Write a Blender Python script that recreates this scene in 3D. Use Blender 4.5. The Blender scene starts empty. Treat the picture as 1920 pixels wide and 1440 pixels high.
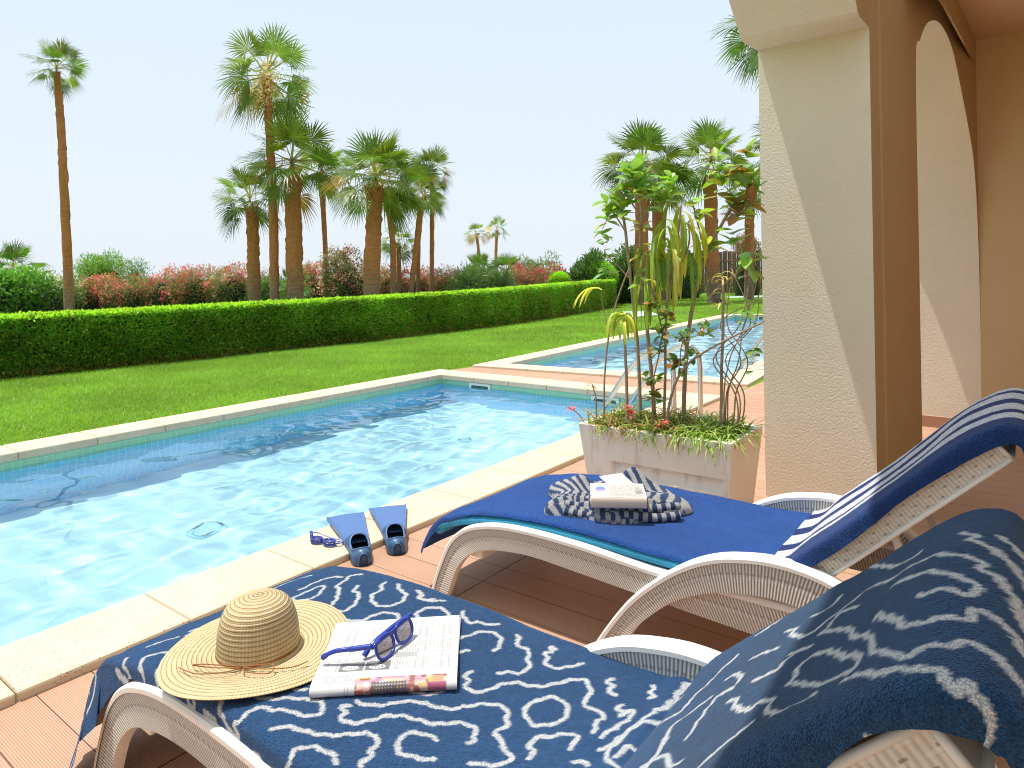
import bpy, bmesh, math, random
import numpy as np
from mathutils import Vector, Matrix
from mathutils.geometry import delaunay_2d_cdt

rng = np.random.default_rng(7)
random.seed(7)
scene = bpy.context.scene
COL = scene.collection
R = math.radians
PI = math.pi

# ------------------------------------------------------------------ helpers
def wloc(o):
    v = Vector((0, 0, 0))
    while o is not None:
        v += o.location
        o = o.parent
    return v

def tag(o, label=None, cat=None, group=None, kind=None):
    if label: o['label'] = label
    if cat: o['category'] = cat
    if group: o['group'] = group
    if kind: o['kind'] = kind
    return o

def thing(name, label, cat, loc, group=None):
    o = bpy.data.objects.new(name, None)
    COL.objects.link(o)
    o.location = loc
    o.empty_display_size = 0.1
    return tag(o, label, cat, group)

def obj(name, VF, mats, parent=None, base=None, smooth=False, uv=None, col=None, fmat=None):
    """link ONE mesh object; vertices are given in world coordinates"""
    V, F = VF[0], VF[1]
    V = np.asarray(V, dtype=np.float64).reshape(-1, 3)
    if base is None:
        base = (0, 0, 0)
    pl = wloc(parent) if parent is not None else Vector((0, 0, 0))
    org = np.array(pl if parent is not None else base, dtype=np.float64)
    me = bpy.data.meshes.new(name)
    if isinstance(F, np.ndarray):
        n, k = F.shape
        me.vertices.add(len(V)); me.vertices.foreach_set('co', (V - org).astype(np.float32).ravel())
        me.loops.add(n * k); me.loops.foreach_set('vertex_index', F.astype(np.int32).ravel())
        me.polygons.add(n)
        me.polygons.foreach_set('loop_start', np.arange(0, n * k, k, dtype=np.int32))
        me.update(calc_edges=True)
    else:
        me.from_pydata((V - org).tolist(), [], [list(f) for f in F])
        me.update()
    if not isinstance(mats, (list, tuple)): mats = [mats]
    for m in mats: me.materials.append(m)
    if smooth:
        me.polygons.foreach_set('use_smooth', np.ones(len(me.polygons), dtype=bool))
    if fmat is not None:
        me.polygons.foreach_set('material_index', np.asarray(fmat, dtype=np.int32))
    if uv is not None:
        l = me.uv_layers.new(name='UVMap')
        idx = np.empty(len(me.loops), dtype=np.int32); me.loops.foreach_get('vertex_index', idx)
        l.data.foreach_set('uv', np.asarray(uv, dtype=np.float32)[idx].ravel())
    if col is not None:
        a = me.color_attributes.new('Col', 'FLOAT_COLOR', 'POINT')
        c = np.asarray(col, dtype=np.float32)
        if c.shape[1] == 3: c = np.hstack([c, np.ones((len(c), 1), np.float32)])
        a.data.foreach_set('color', c.ravel())
    o = bpy.data.objects.new(name, me)
    COL.objects.link(o)
    if parent is not None:
        o.parent = parent
    else:
        o.location = base
    return o

def join(parts):
    V = []; F = []; n = 0
    for v, f in parts:
        V.extend([tuple(p) for p in v]); F.extend([tuple(i + n for i in q) for q in f]); n += len(v)
    return V, F

def box(x0, x1, y0, y1, z0, z1, bev=0.0, seg=2):
    bm = bmesh.new()
    bmesh.ops.create_cube(bm, size=1)
    for v in bm.verts:
        v.co = Vector(((x0 + x1) / 2 + v.co.x * (x1 - x0), (y0 + y1) / 2 + v.co.y * (y1 - y0), (z0 + z1) / 2 + v.co.z * (z1 - z0)))
    if bev: bmesh.ops.bevel(bm, geom=bm.edges[:], offset=bev, segments=seg, profile=0.5, affect='EDGES')
    bm.verts.index_update()
    r = [tuple(v.co) for v in bm.verts], [tuple(v.index for v in f.verts) for f in bm.faces]
    bm.free()
    return r

def rotz(VF, a, c):
    ca, sa = math.cos(a), math.sin(a)
    return [(c[0] + (x - c[0]) * ca - (y - c[1]) * sa, c[1] + (x - c[0]) * sa + (y - c[1]) * ca, z) for x, y, z in VF[0]], VF[1]

def catmull(P, n):
    P = [np.array(p, float) for p in P]
    out = []
    for i in range(len(P) - 1):
        a = P[max(i - 1, 0)]; b = P[i]; c = P[i + 1]; d = P[min(i + 2, len(P) - 1)]
        for k in range(n):
            t = k / n
            out.append(0.5 * (2 * b + (c - a) * t + (2 * a - 5 * b + 4 * c - d) * t * t + (3 * b - a - 3 * c + d) * t ** 3))
    out.append(P[-1])
    return np.array(out)

def resample(P, n):
    P = np.asarray(P, float)
    d = np.r_[0, np.cumsum(np.linalg.norm(np.diff(P, axis=0), axis=1))]
    t = np.linspace(0, d[-1], n)
    return np.stack([np.interp(t, d, P[:, k]) for k in range(P.shape[1])], 1), t

def tube(P, r, seg=8, caps=True):
    P = [Vector(p) for p in P]
    if not hasattr(r, '__len__'): r = [r] * len(P)
    V = []; F = []
    prev = None
    for i, p in enumerate(P):
        t = (P[min(i + 1, len(P) - 1)] - P[max(i - 1, 0)])
        t.normalize()
        if prev is None:
            a = t.cross(Vector((0, 0, 1)))
            if a.length < 0.1: a = t.cross(Vector((1, 0, 0)))
        else:
            a = prev - t * prev.dot(t)
        a.normalize(); prev = a
        b = t.cross(a)
        for k in range(seg):
            an = 2 * PI * k / seg
            V.append(tuple(p + (a * math.cos(an) + b * math.sin(an)) * r[i]))
    for i in range(len(P) - 1):
        for k in range(seg):
            k2 = (k + 1) % seg
            F.append((i * seg + k, i * seg + k2, (i + 1) * seg + k2, (i + 1) * seg + k))
    if caps:
        F.append(tuple(range(seg))[::-1]); F.append(tuple((len(P) - 1) * seg + k for k in range(seg)))
    return V, F

def lathe(prof, seg, c=(0, 0, 0)):
    V = []; F = []
    for r, z in prof:
        for k in range(seg):
            a = 2 * PI * k / seg
            V.append((c[0] + r * math.cos(a), c[1] + r * math.sin(a), c[2] + z))
    for i in range(len(prof) - 1):
        for k in range(seg):
            k2 = (k + 1) % seg
            F.append((i * seg + k, i * seg + k2, (i + 1) * seg + k2, (i + 1) * seg + k))
    return V, F

def prism(poly, axis, a, b):
    """extrude a 2-D polygon (concave allowed) along an axis ('x' or 'y' or 'z')"""
    bm = bmesh.new()
    def mk(p, w):
        return {'x': (w, p[0], p[1]), 'y': (p[0], w, p[1]), 'z': (p[0], p[1], w)}[axis]
    A = [bm.verts.new(mk(p, a)) for p in poly]; B = [bm.verts.new(mk(p, b)) for p in poly]
    n = len(poly)
    f1 = bm.faces.new(A); f2 = bm.faces.new(B[::-1])
    for i in range(n):
        bm.faces.new((A[(i + 1) % n], A[i], B[i], B[(i + 1) % n]))
    f1.normal_update(); f2.normal_update()
    bmesh.ops.triangulate(bm, faces=[f1, f2])
    bmesh.ops.recalc_face_normals(bm, faces=bm.faces[:])
    bm.verts.index_update()
    r = [tuple(v.co) for v in bm.verts], [tuple(v.index for v in f.verts) for f in bm.faces]
    bm.free()
    return r

def gridfaces(nu, nv, closed=False):
    i = np.arange(nu - 1)[:, None] * nv; j = np.arange(nv - 1)[None, :]
    a = (i + j).ravel()
    return np.stack([a, a + 1, a + nv + 1, a + nv], 1)

_tab = rng.random((256, 256))
def vnoise(x, y):
    x = np.asarray(x, float); y = np.asarray(y, float)
    xi = np.floor(x).astype(int); yi = np.floor(y).astype(int)
    fx = x - xi; fy = y - yi
    fx = fx * fx * (3 - 2 * fx); fy = fy * fy * (3 - 2 * fy)
    g = lambda a, b: _tab[a & 255, b & 255]
    return (g(xi, yi) * (1 - fx) + g(xi + 1, yi) * fx) * (1 - fy) + (g(xi, yi + 1) * (1 - fx) + g(xi + 1, yi + 1) * fx) * fy - 0.5

# ------------------------------------------------------------------ node helpers
class NT:
    def __init__(s, name):
        s.m = bpy.data.materials.new(name); s.m.use_nodes = True
        s.t = s.m.node_tree; s.t.nodes.clear()
        s.out = s.t.nodes.new('ShaderNodeOutputMaterial')
    def n(s, typ, props=None, **inp):
        nd = s.t.nodes.new(typ)
        for k, v in (props or {}).items(): setattr(nd, k, v)
        for k, v in inp.items():
            key = int(k[1:]) if k[0] == 'i' and k[1:].isdigit() else k.replace('_', ' ')
            s.set(nd.inputs[key], v)
        return nd
    def set(s, sock, v):
        if isinstance(v, bpy.types.NodeSocket): s.t.links.new(v, sock)
        else:
            if sock.type == 'RGBA' and hasattr(v, '__len__') and len(v) == 3: v = (*v, 1)
            sock.default_value = v
    def math(s, op, a, b=0.0, c=0.0, clamp=False):
        nd = s.n('ShaderNodeMath', {'operation': op, 'use_clamp': clamp})
        s.set(nd.inputs[0], a); s.set(nd.inputs[1], b); s.set(nd.inputs[2], c)
        return nd.outputs[0]
    def mix(s, f, a, b, blend='MIX'):
        nd = s.n('ShaderNodeMix', {'data_type': 'RGBA', 'blend_type': blend})
        s.set(nd.inputs[0], f); s.set(nd.inputs[6], a); s.set(nd.inputs[7], b)
        return nd.outputs[2]
    def noise(s, vec, scale, detail=3, rough=0.5, out=0):
        nd = s.n('ShaderNodeTexNoise', None, Scale=scale, Detail=detail, Roughness=rough)
        if vec is not None: s.set(nd.inputs['Vector'], vec)
        return nd.outputs[out]
    def ramp(s, f, stops):
        nd = s.n('ShaderNodeValToRGB'); s.set(nd.inputs[0], f)
        e = nd.color_ramp.elements
        while len(e) < len(stops): e.new(0.5)
        for i, (p, c) in enumerate(stops):
            e[i].position = p; e[i].color = (*c, 1) if len(c) == 3 else c
        return nd.outputs[0]
    def obj(s): return s.n('ShaderNodeTexCoord').outputs['Object']
    def uv(s): return s.n('ShaderNodeTexCoord').outputs['UV']
    def attr(s): return s.n('ShaderNodeAttribute', {'attribute_name': 'Col'}).outputs['Color']
    def sep(s, v):
        nd = s.n('ShaderNodeSeparateXYZ'); s.set(nd.inputs[0], v); return nd.outputs
    def scale(s, v, sc):
        nd = s.n('ShaderNodeMapping'); s.set(nd.inputs['Vector'], v); nd.inputs['Scale'].default_value = sc
        return nd.outputs[0]
    def bump(s, h, strength, dist):
        return s.n('ShaderNodeBump', None, Strength=strength, Distance=dist, Height=h).outputs[0]
    def bsdf(s, color, rough=0.6, normal=None, **kw):
        nd = s.n('ShaderNodeBsdfPrincipled', None, Base_Color=color, Roughness=rough, **kw)
        if normal is not None: s.set(nd.inputs['Normal'], normal)
        return nd
    def done(s, sh):
        s.t.links.new(sh.outputs[0] if hasattr(sh, 'outputs') else sh, s.out.inputs[0]); return s.m

def lum(c, k): return tuple(x * k for x in c)

def plain(name, color, rough=0.5, var=0.15, nscale=12, metal=0.0, bump=0.0, bscale=200, spec=0.5):
    t = NT(name); o = t.obj()
    c = t.mix(t.noise(o, nscale, 4), lum(color, 1 - var), lum(color, 1 + var))
    nrm = t.bump(t.noise(o, bscale, 3), bump, 0.002) if bump else None
    r = t.math('MULTIPLY_ADD', t.noise(o, nscale * 3, 3), 0.2, rough - 0.1)
    return t.done(t.bsdf(c, r, nrm, Metallic=metal, Specular_IOR_Level=spec))

def stucco(name, color, scale=75, dist=0.008, stain=0.0):
    t = NT(name); o = t.obj()
    n1 = t.noise(o, scale, 2, 0.55); n2 = t.noise(o, 1.6, 4, 0.6); n3 = t.noise(o, scale * 4, 2)
    c = t.mix(n2, lum(color, 0.86), lum(color, 1.06))
    c = t.mix(t.math('MULTIPLY', t.noise(t.scale(o, (5, 5, .5)), 1.0, 4), 0.22), c, lum(color, 0.72))
    h = t.math('MULTIPLY_ADD', n3, 0.15, t.math('SMOOTH_MIN', n1, 0.56, 0.1))
    if stain:
        z = t.sep(o)[2]
        f = t.math('MULTIPLY', t.math('SUBTRACT', 0.35, z), 1.6, clamp=True)
        c = t.mix(t.math('MULTIPLY', f, t.noise(o, 6, 4), clamp=True), c, lum(color, 0.6))
    return t.done(t.bsdf(c, 0.92, t.bump(h, 0.9, dist), Specular_IOR_Level=0.2))

def leafmat(name, trans=0.35, rough=0.45, gain=1.0, spec=0.4):
    t = NT(name); c = t.attr()
    o = t.obj()
    c = t.mix(t.noise(o, 3.0, 3), t.mix(1.0, c, lum((0.8, 0.85, 0.8), gain), 'MULTIPLY'), t.mix(1.0, c, lum((1.2, 1.15, 1.1), gain), 'MULTIPLY'))
    b = t.bsdf(c, rough, Specular_IOR_Level=spec)
    tr = t.n('ShaderNodeBsdfTranslucent'); t.set(tr.inputs[0], t.mix(1.0, c, (1.35, 1.3, 0.6), 'MULTIPLY'))
    m = t.n('ShaderNodeMixShader'); m.inputs[0].default_value = trans
    t.t.links.new(b.outputs[0], m.inputs[1]); t.t.links.new(tr.outputs[0], m.inputs[2])
    return t.done(m)

# ------------------------------------------------------------------ materials
M = {}
M['stucco'] = stucco('cream_stucco', (0.80, 0.73, 0.60), 92, 0.0065, 1)
M['ochre'] = stucco('ochre_wall_paint', (0.60, 0.44, 0.25), 120, 0.003)
M['brown'] = stucco('shaded_ochre_paint', (0.45, 0.32, 0.17), 120, 0.003)  # darker copy of the ochre, shade of the inner faces put into the colour
M['ceiling'] = stucco('ceiling_paint', (0.62, 0.45, 0.30), 150, 0.002)

def deck_mat():
    t = NT('ribbed_wood_deck'); o = t.obj(); x, y, z = t.sep(o)
    rib = t.math('SINE', t.math('MULTIPLY', x, 2 * PI / 0.0060))
    pl = t.math('FLOOR', t.math('DIVIDE', x, 0.147))
    fr = t.math('FRACT', t.math('DIVIDE', x, 0.147))
    gap = t.math('LESS_THAN', fr, 0.022)
    yo = t.math('ADD', t.math('DIVIDE', y, 1.2), 0.56)
    gy = t.math('LESS_THAN', t.math('FRACT', yo), 0.005)
    gp = t.math('MAXIMUM', gap, gy)
    w = t.n('ShaderNodeTexWhiteNoise', {'noise_dimensions': '2D'})
    cb = t.n('ShaderNodeCombineXYZ'); t.set(cb.inputs[0], pl); t.set(cb.inputs[1], t.math('FLOOR', yo)); t.set(w.inputs['Vector'], cb.outputs[0])
    g = t.noise(t.scale(o, (60, 2.2, 1)), 1.0, 4)
    g2 = t.noise(o, 1.3, 4)
    c = t.mix(w.outputs[0], (0.49, 0.285, 0.185), (0.57, 0.345, 0.235))
    c = t.mix(t.math('MULTIPLY', g, 0.6), c, (0.40, 0.19, 0.105))
    c = t.mix(t.math('MULTIPLY', g2, 0.45), c, (0.66, 0.44, 0.31))
    rd = t.math('MULTIPLY', t.math('LESS_THAN', rib, -0.45), 0.42)
    c = t.mix(rd, c, (0.17, 0.07, 0.035))
    c = t.mix(gp, c, (0.11, 0.055, 0.03))
    h = t.math('SUBTRACT', t.math('MULTIPLY', rib, 0.25), t.math('MULTIPLY', gp, 1.5))
    return t.done(t.bsdf(c, 0.62, t.bump(h, 0.6, 0.003), Specular_IOR_Level=0.35))
M['deck'] = deck_mat()

def coping_mat():
    t = NT('travertine_coping'); o = t.obj()
    n = t.noise(o, 3.0, 5, 0.6); n2 = t.noise(o, 22, 4)
    c = t.mix(n, (0.52, 0.42, 0.29), (0.70, 0.61, 0.47))
    c = t.mix(t.math('MULTIPLY', n2, 0.5), c, (0.62, 0.52, 0.37))
    v = t.n('ShaderNodeTexVoronoi', None, Scale=120.0); t.set(v.inputs['Vector'], o)
    big = t.math('GREATER_THAN', t.noise(o, 9, 2), 0.5)
    pit = t.math('MULTIPLY', t.math('LESS_THAN', v.outputs['Distance'], 0.24), big)
    v2 = t.n('ShaderNodeTexVoronoi', None, Scale=38.0); t.set(v2.inputs['Vector'], o)
    pit = t.math('MAXIMUM', pit, t.math('LESS_THAN', v2.outputs['Distance'], 0.11))
    c = t.mix(t.math('MULTIPLY', pit, 0.75), c, (0.22, 0.13, 0.06))
    h = t.math('SUBTRACT', t.math('MULTIPLY', t.noise(o, 120, 3), 0.3), pit)
    return t.done(t.bsdf(c, 0.75, t.bump(h, 0.5, 0.003), Specular_IOR_Level=0.3))
M['coping'] = coping_mat()

def tile_mat(name, c1, c2, grout, axis):
    t = NT(name); o = t.obj(); x, y, z = t.sep(o)
    S = 0.05
    def line(a): return t.math('LESS_THAN', t.math('FRACT', t.math('DIVIDE', a, S)), 0.09)
    if axis == 'z': g = t.math('MAXIMUM', line(x), line(y)); u, v = x, y
    else: g = t.math('MAXIMUM', line(t.math('ADD', x, y)), line(z)); u, v = t.math('ADD', x, y), z
    w = t.n('ShaderNodeTexWhiteNoise', {'noise_dimensions': '2D'}); cb = t.n('ShaderNodeCombineXYZ')
    t.set(cb.inputs[0], t.math('FLOOR', t.math('DIVIDE', u, S))); t.set(cb.inputs[1], t.math('FLOOR', t.math('DIVIDE', v, S)))
    t.set(w.inputs['Vector'], cb.outputs[0])
    c = t.mix(w.outputs[0], c1, c2)
    c = t.mix(g, c, grout)
    return t.done(t.bsdf(c, 0.35, t.bump(g, -0.2, 0.002)))
M['tile_floor'] = tile_mat('pool_floor_tile', (0.62, 0.84, 0.95), (0.66, 0.87, 0.97), (0.69, 0.88, 0.97), 'z')
M['tile_wall'] = tile_mat('pool_wall_tile', (0.15, 0.62, 0.97), (0.25, 0.72, 0.98), (0.62, 0.86, 0.97), 'w')
M['tile_band'] = tile_mat('pool_band_tile', (0.26, 0.56, 0.36), (0.30, 0.60, 0.40), (0.42, 0.64, 0.52), 'w')

def water_mat():
    t = NT('pool_water')
    g = t.n('ShaderNodeBsdfRefraction', None, Color=(0.84, 0.965, 1.0), Roughness=0.0, IOR=1.33)
    gl = t.n('ShaderNodeBsdfGlossy', None, Color=(0.9, 0.95, 1.0), Roughness=0.02)
    fr = t.n('ShaderNodeFresnel', None, IOR=1.33)
    m = t.n('ShaderNodeMixShader'); t.set(m.inputs[0], fr.outputs[0])
    t.t.links.new(g.outputs[0], m.inputs[1]); t.t.links.new(gl.outputs[0], m.inputs[2])
    return t.done(m)
M['water'] = water_mat()

def lawn_mat():
    t = NT('lawn_soil'); o = t.obj()
    c = t.mix(t.noise(o, 0.8, 4), (0.15, 0.29, 0.018), (0.21, 0.37, 0.03))
    c = t.mix(t.math('MULTIPLY', t.noise(o, 60, 3), 0.6), c, (0.08, 0.17, 0.012))
    return t.done(t.bsdf(c, 0.9, t.bump(t.noise(o, 140, 2), 0.8, 0.02), Specular_IOR_Level=0.1))
M['lawn'] = lawn_mat()
M['grass'] = leafmat('grass_blade', 0.45, 0.5)
M['leaf'] = leafmat('glossy_leaf', 0.38, 0.33, 2.0)
M['hedge'] = leafmat('hedge_leaf', 0.42, 0.33, 3.6)
M['palm'] = leafmat('palm_frond', 0.28, 0.36, 1.75)
M['petal'] = leafmat('flower_petal', 0.4, 0.6, 1.25)
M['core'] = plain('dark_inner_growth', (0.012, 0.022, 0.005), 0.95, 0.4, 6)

def trunk_mat():
    t = NT('palm_trunk_bark'); o = t.obj(); x, y, z = t.sep(o)
    n = t.noise(t.scale(o, (9, 9, 16)), 1.0, 5, 0.65)
    ring = t.noise(t.scale(o, (3, 3, 30)), 1.0, 3, 0.6)
    c = t.mix(n, (0.30, 0.10, 0.035), (0.88, 0.38, 0.15))
    c = t.mix(t.math('MULTIPLY', ring, 0.5), c, (0.30, 0.11, 0.04))
    f = t.math('SUBTRACT', 1.0, t.math('DIVIDE', z, 1.75), clamp=True)
    f = t.math('MULTIPLY', t.math('ADD', f, t.math('MULTIPLY', t.math('SUBTRACT', n, 0.5), 0.3)), 1.6, clamp=True)
    c = t.mix(f, c, t.mix(n, (0.14, 0.095, 0.07), (0.36, 0.27, 0.2)))
    h = t.math('ADD', n, t.math('MULTIPLY', ring, 0.8))
    return t.done(t.bsdf(c, 0.9, t.bump(h, 1.0, 0.05), Specular_IOR_Level=0.15))
M['trunk'] = trunk_mat()
M['stem'] = plain('woody_stem', (0.34, 0.25, 0.16), 0.8, 0.45, 40, bump=0.6, bscale=150)

def weave_mat():
    """moulded white resin with a rattan-like slat relief; u runs along the band, v across it (0..1)"""
    t = NT('white_resin_weave'); u, v, _ = t.sep(t.uv())
    o = t.obj()
    sl = t.math('FRACT', t.math('DIVIDE', u, 0.0095))
    slat = t.math('POWER', t.math('ABSOLUTE', t.math('SINE', t.math('MULTIPLY', sl, PI))), 0.6)
    par = t.math('FRACT', t.math('DIVIDE', u, 0.019))
    dv = t.math('SUBTRACT', v, 0.5)
    row = t.math('LESS_THAN', t.math('ABSOLUTE', dv), 0.06)
    knot = t.math('MULTIPLY', row, t.math('GREATER_THAN', par, 0.5))
    hole = t.math('MULTIPLY', t.math('LESS_THAN', t.math('ABSOLUTE', t.math('SUBTRACT', dv, 0.09)), 0.035), t.math('LESS_THAN', par, 0.42))
    h = t.math('ADD', slat, t.math('MULTIPLY', knot, 0.9))
    h = t.math('SUBTRACT', h, t.math('MULTIPLY', hole, 0.8))
    c = t.mix(t.math('MULTIPLY', t.math('SUBTRACT', 1.0, slat), 0.8), (0.76, 0.73, 0.67), (0.36, 0.31, 0.25))  # gaps between slats darkened: occlusion painted into the colour
    c = t.mix(t.math('MULTIPLY', knot, 0.95), c, (0.88, 0.87, 0.83))
    c = t.mix(t.math('MULTIPLY', hole, 0.6), c, (0.30, 0.25, 0.2))
    c = t.mix(t.math('MULTIPLY', t.noise(o, 14, 4), 0.2), c, (0.6, 0.54, 0.46))
    return t.done(t.bsdf(c, 0.45, t.bump(h, 1.0, 0.006)))
M['weave'] = weave_mat()
M['resin'] = plain('white_resin', (0.78, 0.76, 0.71), 0.38, 0.05, 8, bump=0.1, bscale=300)

def backweave_mat():
    t = NT('resin_basket_weave'); u, v, _ = t.sep(t.uv())
    nv = t.math('MULTIPLY', v, 4.0)
    rw = t.math('FLOOR', nv)
    uo = t.math('ADD', t.math('DIVIDE', u, 0.042), t.math('MULTIPLY', t.math('MODULO', rw, 2.0), 0.5))
    fu = t.math('FRACT', uo); fv = t.math('FRACT', nv)
    sl = t.math('ABSOLUTE', t.math('SINE', t.math('MULTIPLY', t.math('DIVIDE', u, 0.0105), PI)))
    strip = t.math('MULTIPLY', t.math('LESS_THAN', t.math('ABSOLUTE', t.math('SUBTRACT', fv, 0.5)), 0.13), t.math('LESS_THAN', fu, 0.5))
    hole = t.math('MULTIPLY', t.math('LESS_THAN', t.math('ABSOLUTE', t.math('SUBTRACT', fv, 0.75)), 0.1), t.math('LESS_THAN', t.math('ABSOLUTE', t.math('SUBTRACT', fu, 0.5)), 0.12))
    h = t.math('SUBTRACT', t.math('ADD', t.math('MULTIPLY', sl, 0.7), strip), t.math('MULTIPLY', hole, 0.9))
    c = t.mix(t.math('MULTIPLY', t.math('SUBTRACT', 1.0, sl), 0.5), (0.70, 0.66, 0.58), (0.42, 0.37, 0.30))  # slat-gap occlusion painted into the backrest colour as well
    c = t.mix(t.math('MULTIPLY', strip, 0.7), c, (0.77, 0.73, 0.66))
    c = t.mix(t.math('MULTIPLY', hole, 0.7), c, (0.22, 0.18, 0.14))
    return t.done(t.bsdf(c, 0.45, t.bump(h, 0.8, 0.004)))
M['backweave'] = backweave_mat()

def towel_mat(name, back=None, bs=420):
    t = NT(name); o = t.obj(); c = t.attr()
    if back is not None:
        g = t.n('ShaderNodeNewGeometry')
        lumi = t.sep(c)[0]
        inv = t.ramp(lumi, [(0.1, back[0]), (0.5, back[1])])
        c = t.mix(g.outputs['Backfacing'], c, inv)
    n = t.noise(o, bs, 2, 0.6); n2 = t.noise(o, 30, 3)
    vo = t.n('ShaderNodeTexVoronoi', None, Scale=float(bs)); t.set(vo.inputs['Vector'], o)
    n = t.math('MULTIPLY_ADD', vo.outputs['Distance'], -0.9, t.math('ADD', n, 0.35), clamp=True)
    c = t.mix(t.math('SUBTRACT', 1.0, n), c, t.mix(1.0, c, (0.30, 0.34, 0.42), 'MULTIPLY'))
    c = t.mix(1.0, c, (1.35, 1.32, 1.28), 'MULTIPLY')
    c = t.mix(t.math('MULTIPLY', n2, 0.35), c, t.mix(1.0, c, (1.35, 1.3, 1.25), 'MULTIPLY'))
    h = t.math('MULTIPLY_ADD', n2, 0.6, n)
    b = t.bsdf(c, 0.95, t.bump(h, 0.9, 0.004), Specular_IOR_Level=0.1, Sheen_Weight=0.12, Sheen_Roughness=0.5)
    return t.done(b)
M['terry'] = towel_mat('patterned_terry', ((0.62, 0.52, 0.42), (0.02, 0.03, 0.06)))
M['towel'] = towel_mat('blue_terry', None, 300)
M['cotton'] = towel_mat('striped_cotton', None, 700)
M['cushion'] = plain('turquoise_cushion_fabric', (0.03, 0.30, 0.50), 0.8, 0.15, 30, bump=0.4, bscale=600)

def straw_mat():
    t = NT('woven_straw'); u, v, _ = t.sep(t.uv()); o = t.obj()
    fv = t.math('FRACT', t.math('DIVIDE', v, 0.0098))
    bandd = t.math('ABSOLUTE', t.math('SUBTRACT', fv, 0.5))
    groove = t.math('GREATER_THAN', bandd, 0.42)
    zz = t.math('ABSOLUTE', t.math('SUBTRACT', t.math('FRACT', t.math('ADD', t.math('DIVIDE', u, 0.0052), t.math('MULTIPLY', bandd, 1.4))), 0.5))
    w = t.math('MULTIPLY', t.math('LESS_THAN', zz, 0.16), t.math('GREATER_THAN', bandd, 0.12))
    n = t.noise(o, 60, 3)
    c = t.mix(n, (0.55, 0.42, 0.22), (0.76, 0.63, 0.40))
    c = t.mix(t.math('MULTIPLY', w, 0.55), c, (0.25, 0.14, 0.04))
    c = t.mix(t.math('MULTIPLY', groove, 0.75), c, (0.17, 0.09, 0.025))
    h = t.math('SUBTRACT', t.math('MULTIPLY', t.math('SUBTRACT', 0.5, bandd), 2.0), t.math('MULTIPLY', w, 0.4))
    return t.done(t.bsdf(c, 0.7, t.bump(h, 0.8, 0.004), Specular_IOR_Level=0.25))
M['straw'] = straw_mat()
M['cord'] = plain('brown_cord', (0.32, 0.15, 0.05), 0.8)
def attr_mat(name, rough=0.5, bump=0.0, spec=0.4):
    t = NT(name); o = t.obj(); c = t.attr()
    c = t.mix(t.math('MULTIPLY', t.noise(o, 25, 3), 0.15), c, lum((0.8, 0.77, 0.72), 0.8))
    nrm = t.bump(t.noise(o, 60, 3), bump, 0.003) if bump else None
    return t.done(t.bsdf(c, rough, nrm, Specular_IOR_Level=spec))
M['paper'] = attr_mat('printed_paper', 0.42, 0.25)
M['cover'] = attr_mat('book_cover', 0.35, 0.1)
M['pages'] = plain('page_block', (0.66, 0.54, 0.44), 0.8, 0.12, 160)
M['blueplastic'] = plain('blue_gloss_plastic', (0.022, 0.045, 0.32), 0.2, 0.1, 10, spec=0.6)
def lens_mat():
    t = NT('mirror_lens')
    g = t.n('ShaderNodeBsdfGlossy', None, Color=(0.42, 0.40, 0.42), Roughness=0.08)
    tr = t.n('ShaderNodeBsdfTransparent', None, Color=(0.40, 0.36, 0.36))
    m = t.n('ShaderNodeMixShader'); m.inputs[0].default_value = 0.4
    t.t.links.new(tr.outputs[0], m.inputs[1]); t.t.links.new(g.outputs[0], m.inputs[2])
    return t.done(m)
M['lens'] = lens_mat()
def gog_mat():
    t = NT('goggle_lens')
    g = t.n('ShaderNodeBsdfGlossy', None, Color=(0.5, 0.55, 0.8), Roughness=0.06)
    tr = t.n('ShaderNodeBsdfTransparent', None, Color=(0.25, 0.3, 0.7))
    m = t.n('ShaderNodeMixShader'); m.inputs[0].default_value = 0.35
    t.t.links.new(tr.outputs[0], m.inputs[1]); t.t.links.new(g.outputs[0], m.inputs[2])
    return t.done(m)
M['goglens'] = gog_mat()
M['clear'] = plain('clear_strap_rubber', (0.35, 0.42, 0.6), 0.25, 0.1, 20)
M['fin'] = plain('blue_rubber_blade', (0.075, 0.155, 0.37), 0.38, 0.12, 8, bump=0.15, bscale=90)
M['finpocket'] = plain('dark_blue_rubber', (0.04, 0.105, 0.22), 0.4, 0.15, 20, bump=0.2, bscale=120)
M['finin'] = plain('black_rubber', (0.012, 0.013, 0.016), 0.6)
M['steel'] = plain('brushed_steel', (0.62, 0.61, 0.58), 0.22, 0.06, 6, metal=1.0)
M['skim'] = plain('white_pool_plastic', (0.72, 0.74, 0.68), 0.4, 0.05, 10)
M['skimdark'] = plain('skimmer_opening', (0.03, 0.11, 0.09), 0.5)
M['drain'] = plain('grey_drain_plastic', (0.44, 0.70, 0.82), 0.4)
M['soil'] = plain('potting_soil', (0.06, 0.035, 0.02), 0.95, 0.4, 40, bump=0.8, bscale=60)
M['slab'] = plain('pale_green_cover', (0.42, 0.55, 0.45), 0.7, 0.1, 8)
M['fence'] = plain('brown_fence_wood', (0.13, 0.075, 0.05), 0.8, 0.35, 5, bump=0.4, bscale=30)
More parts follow.
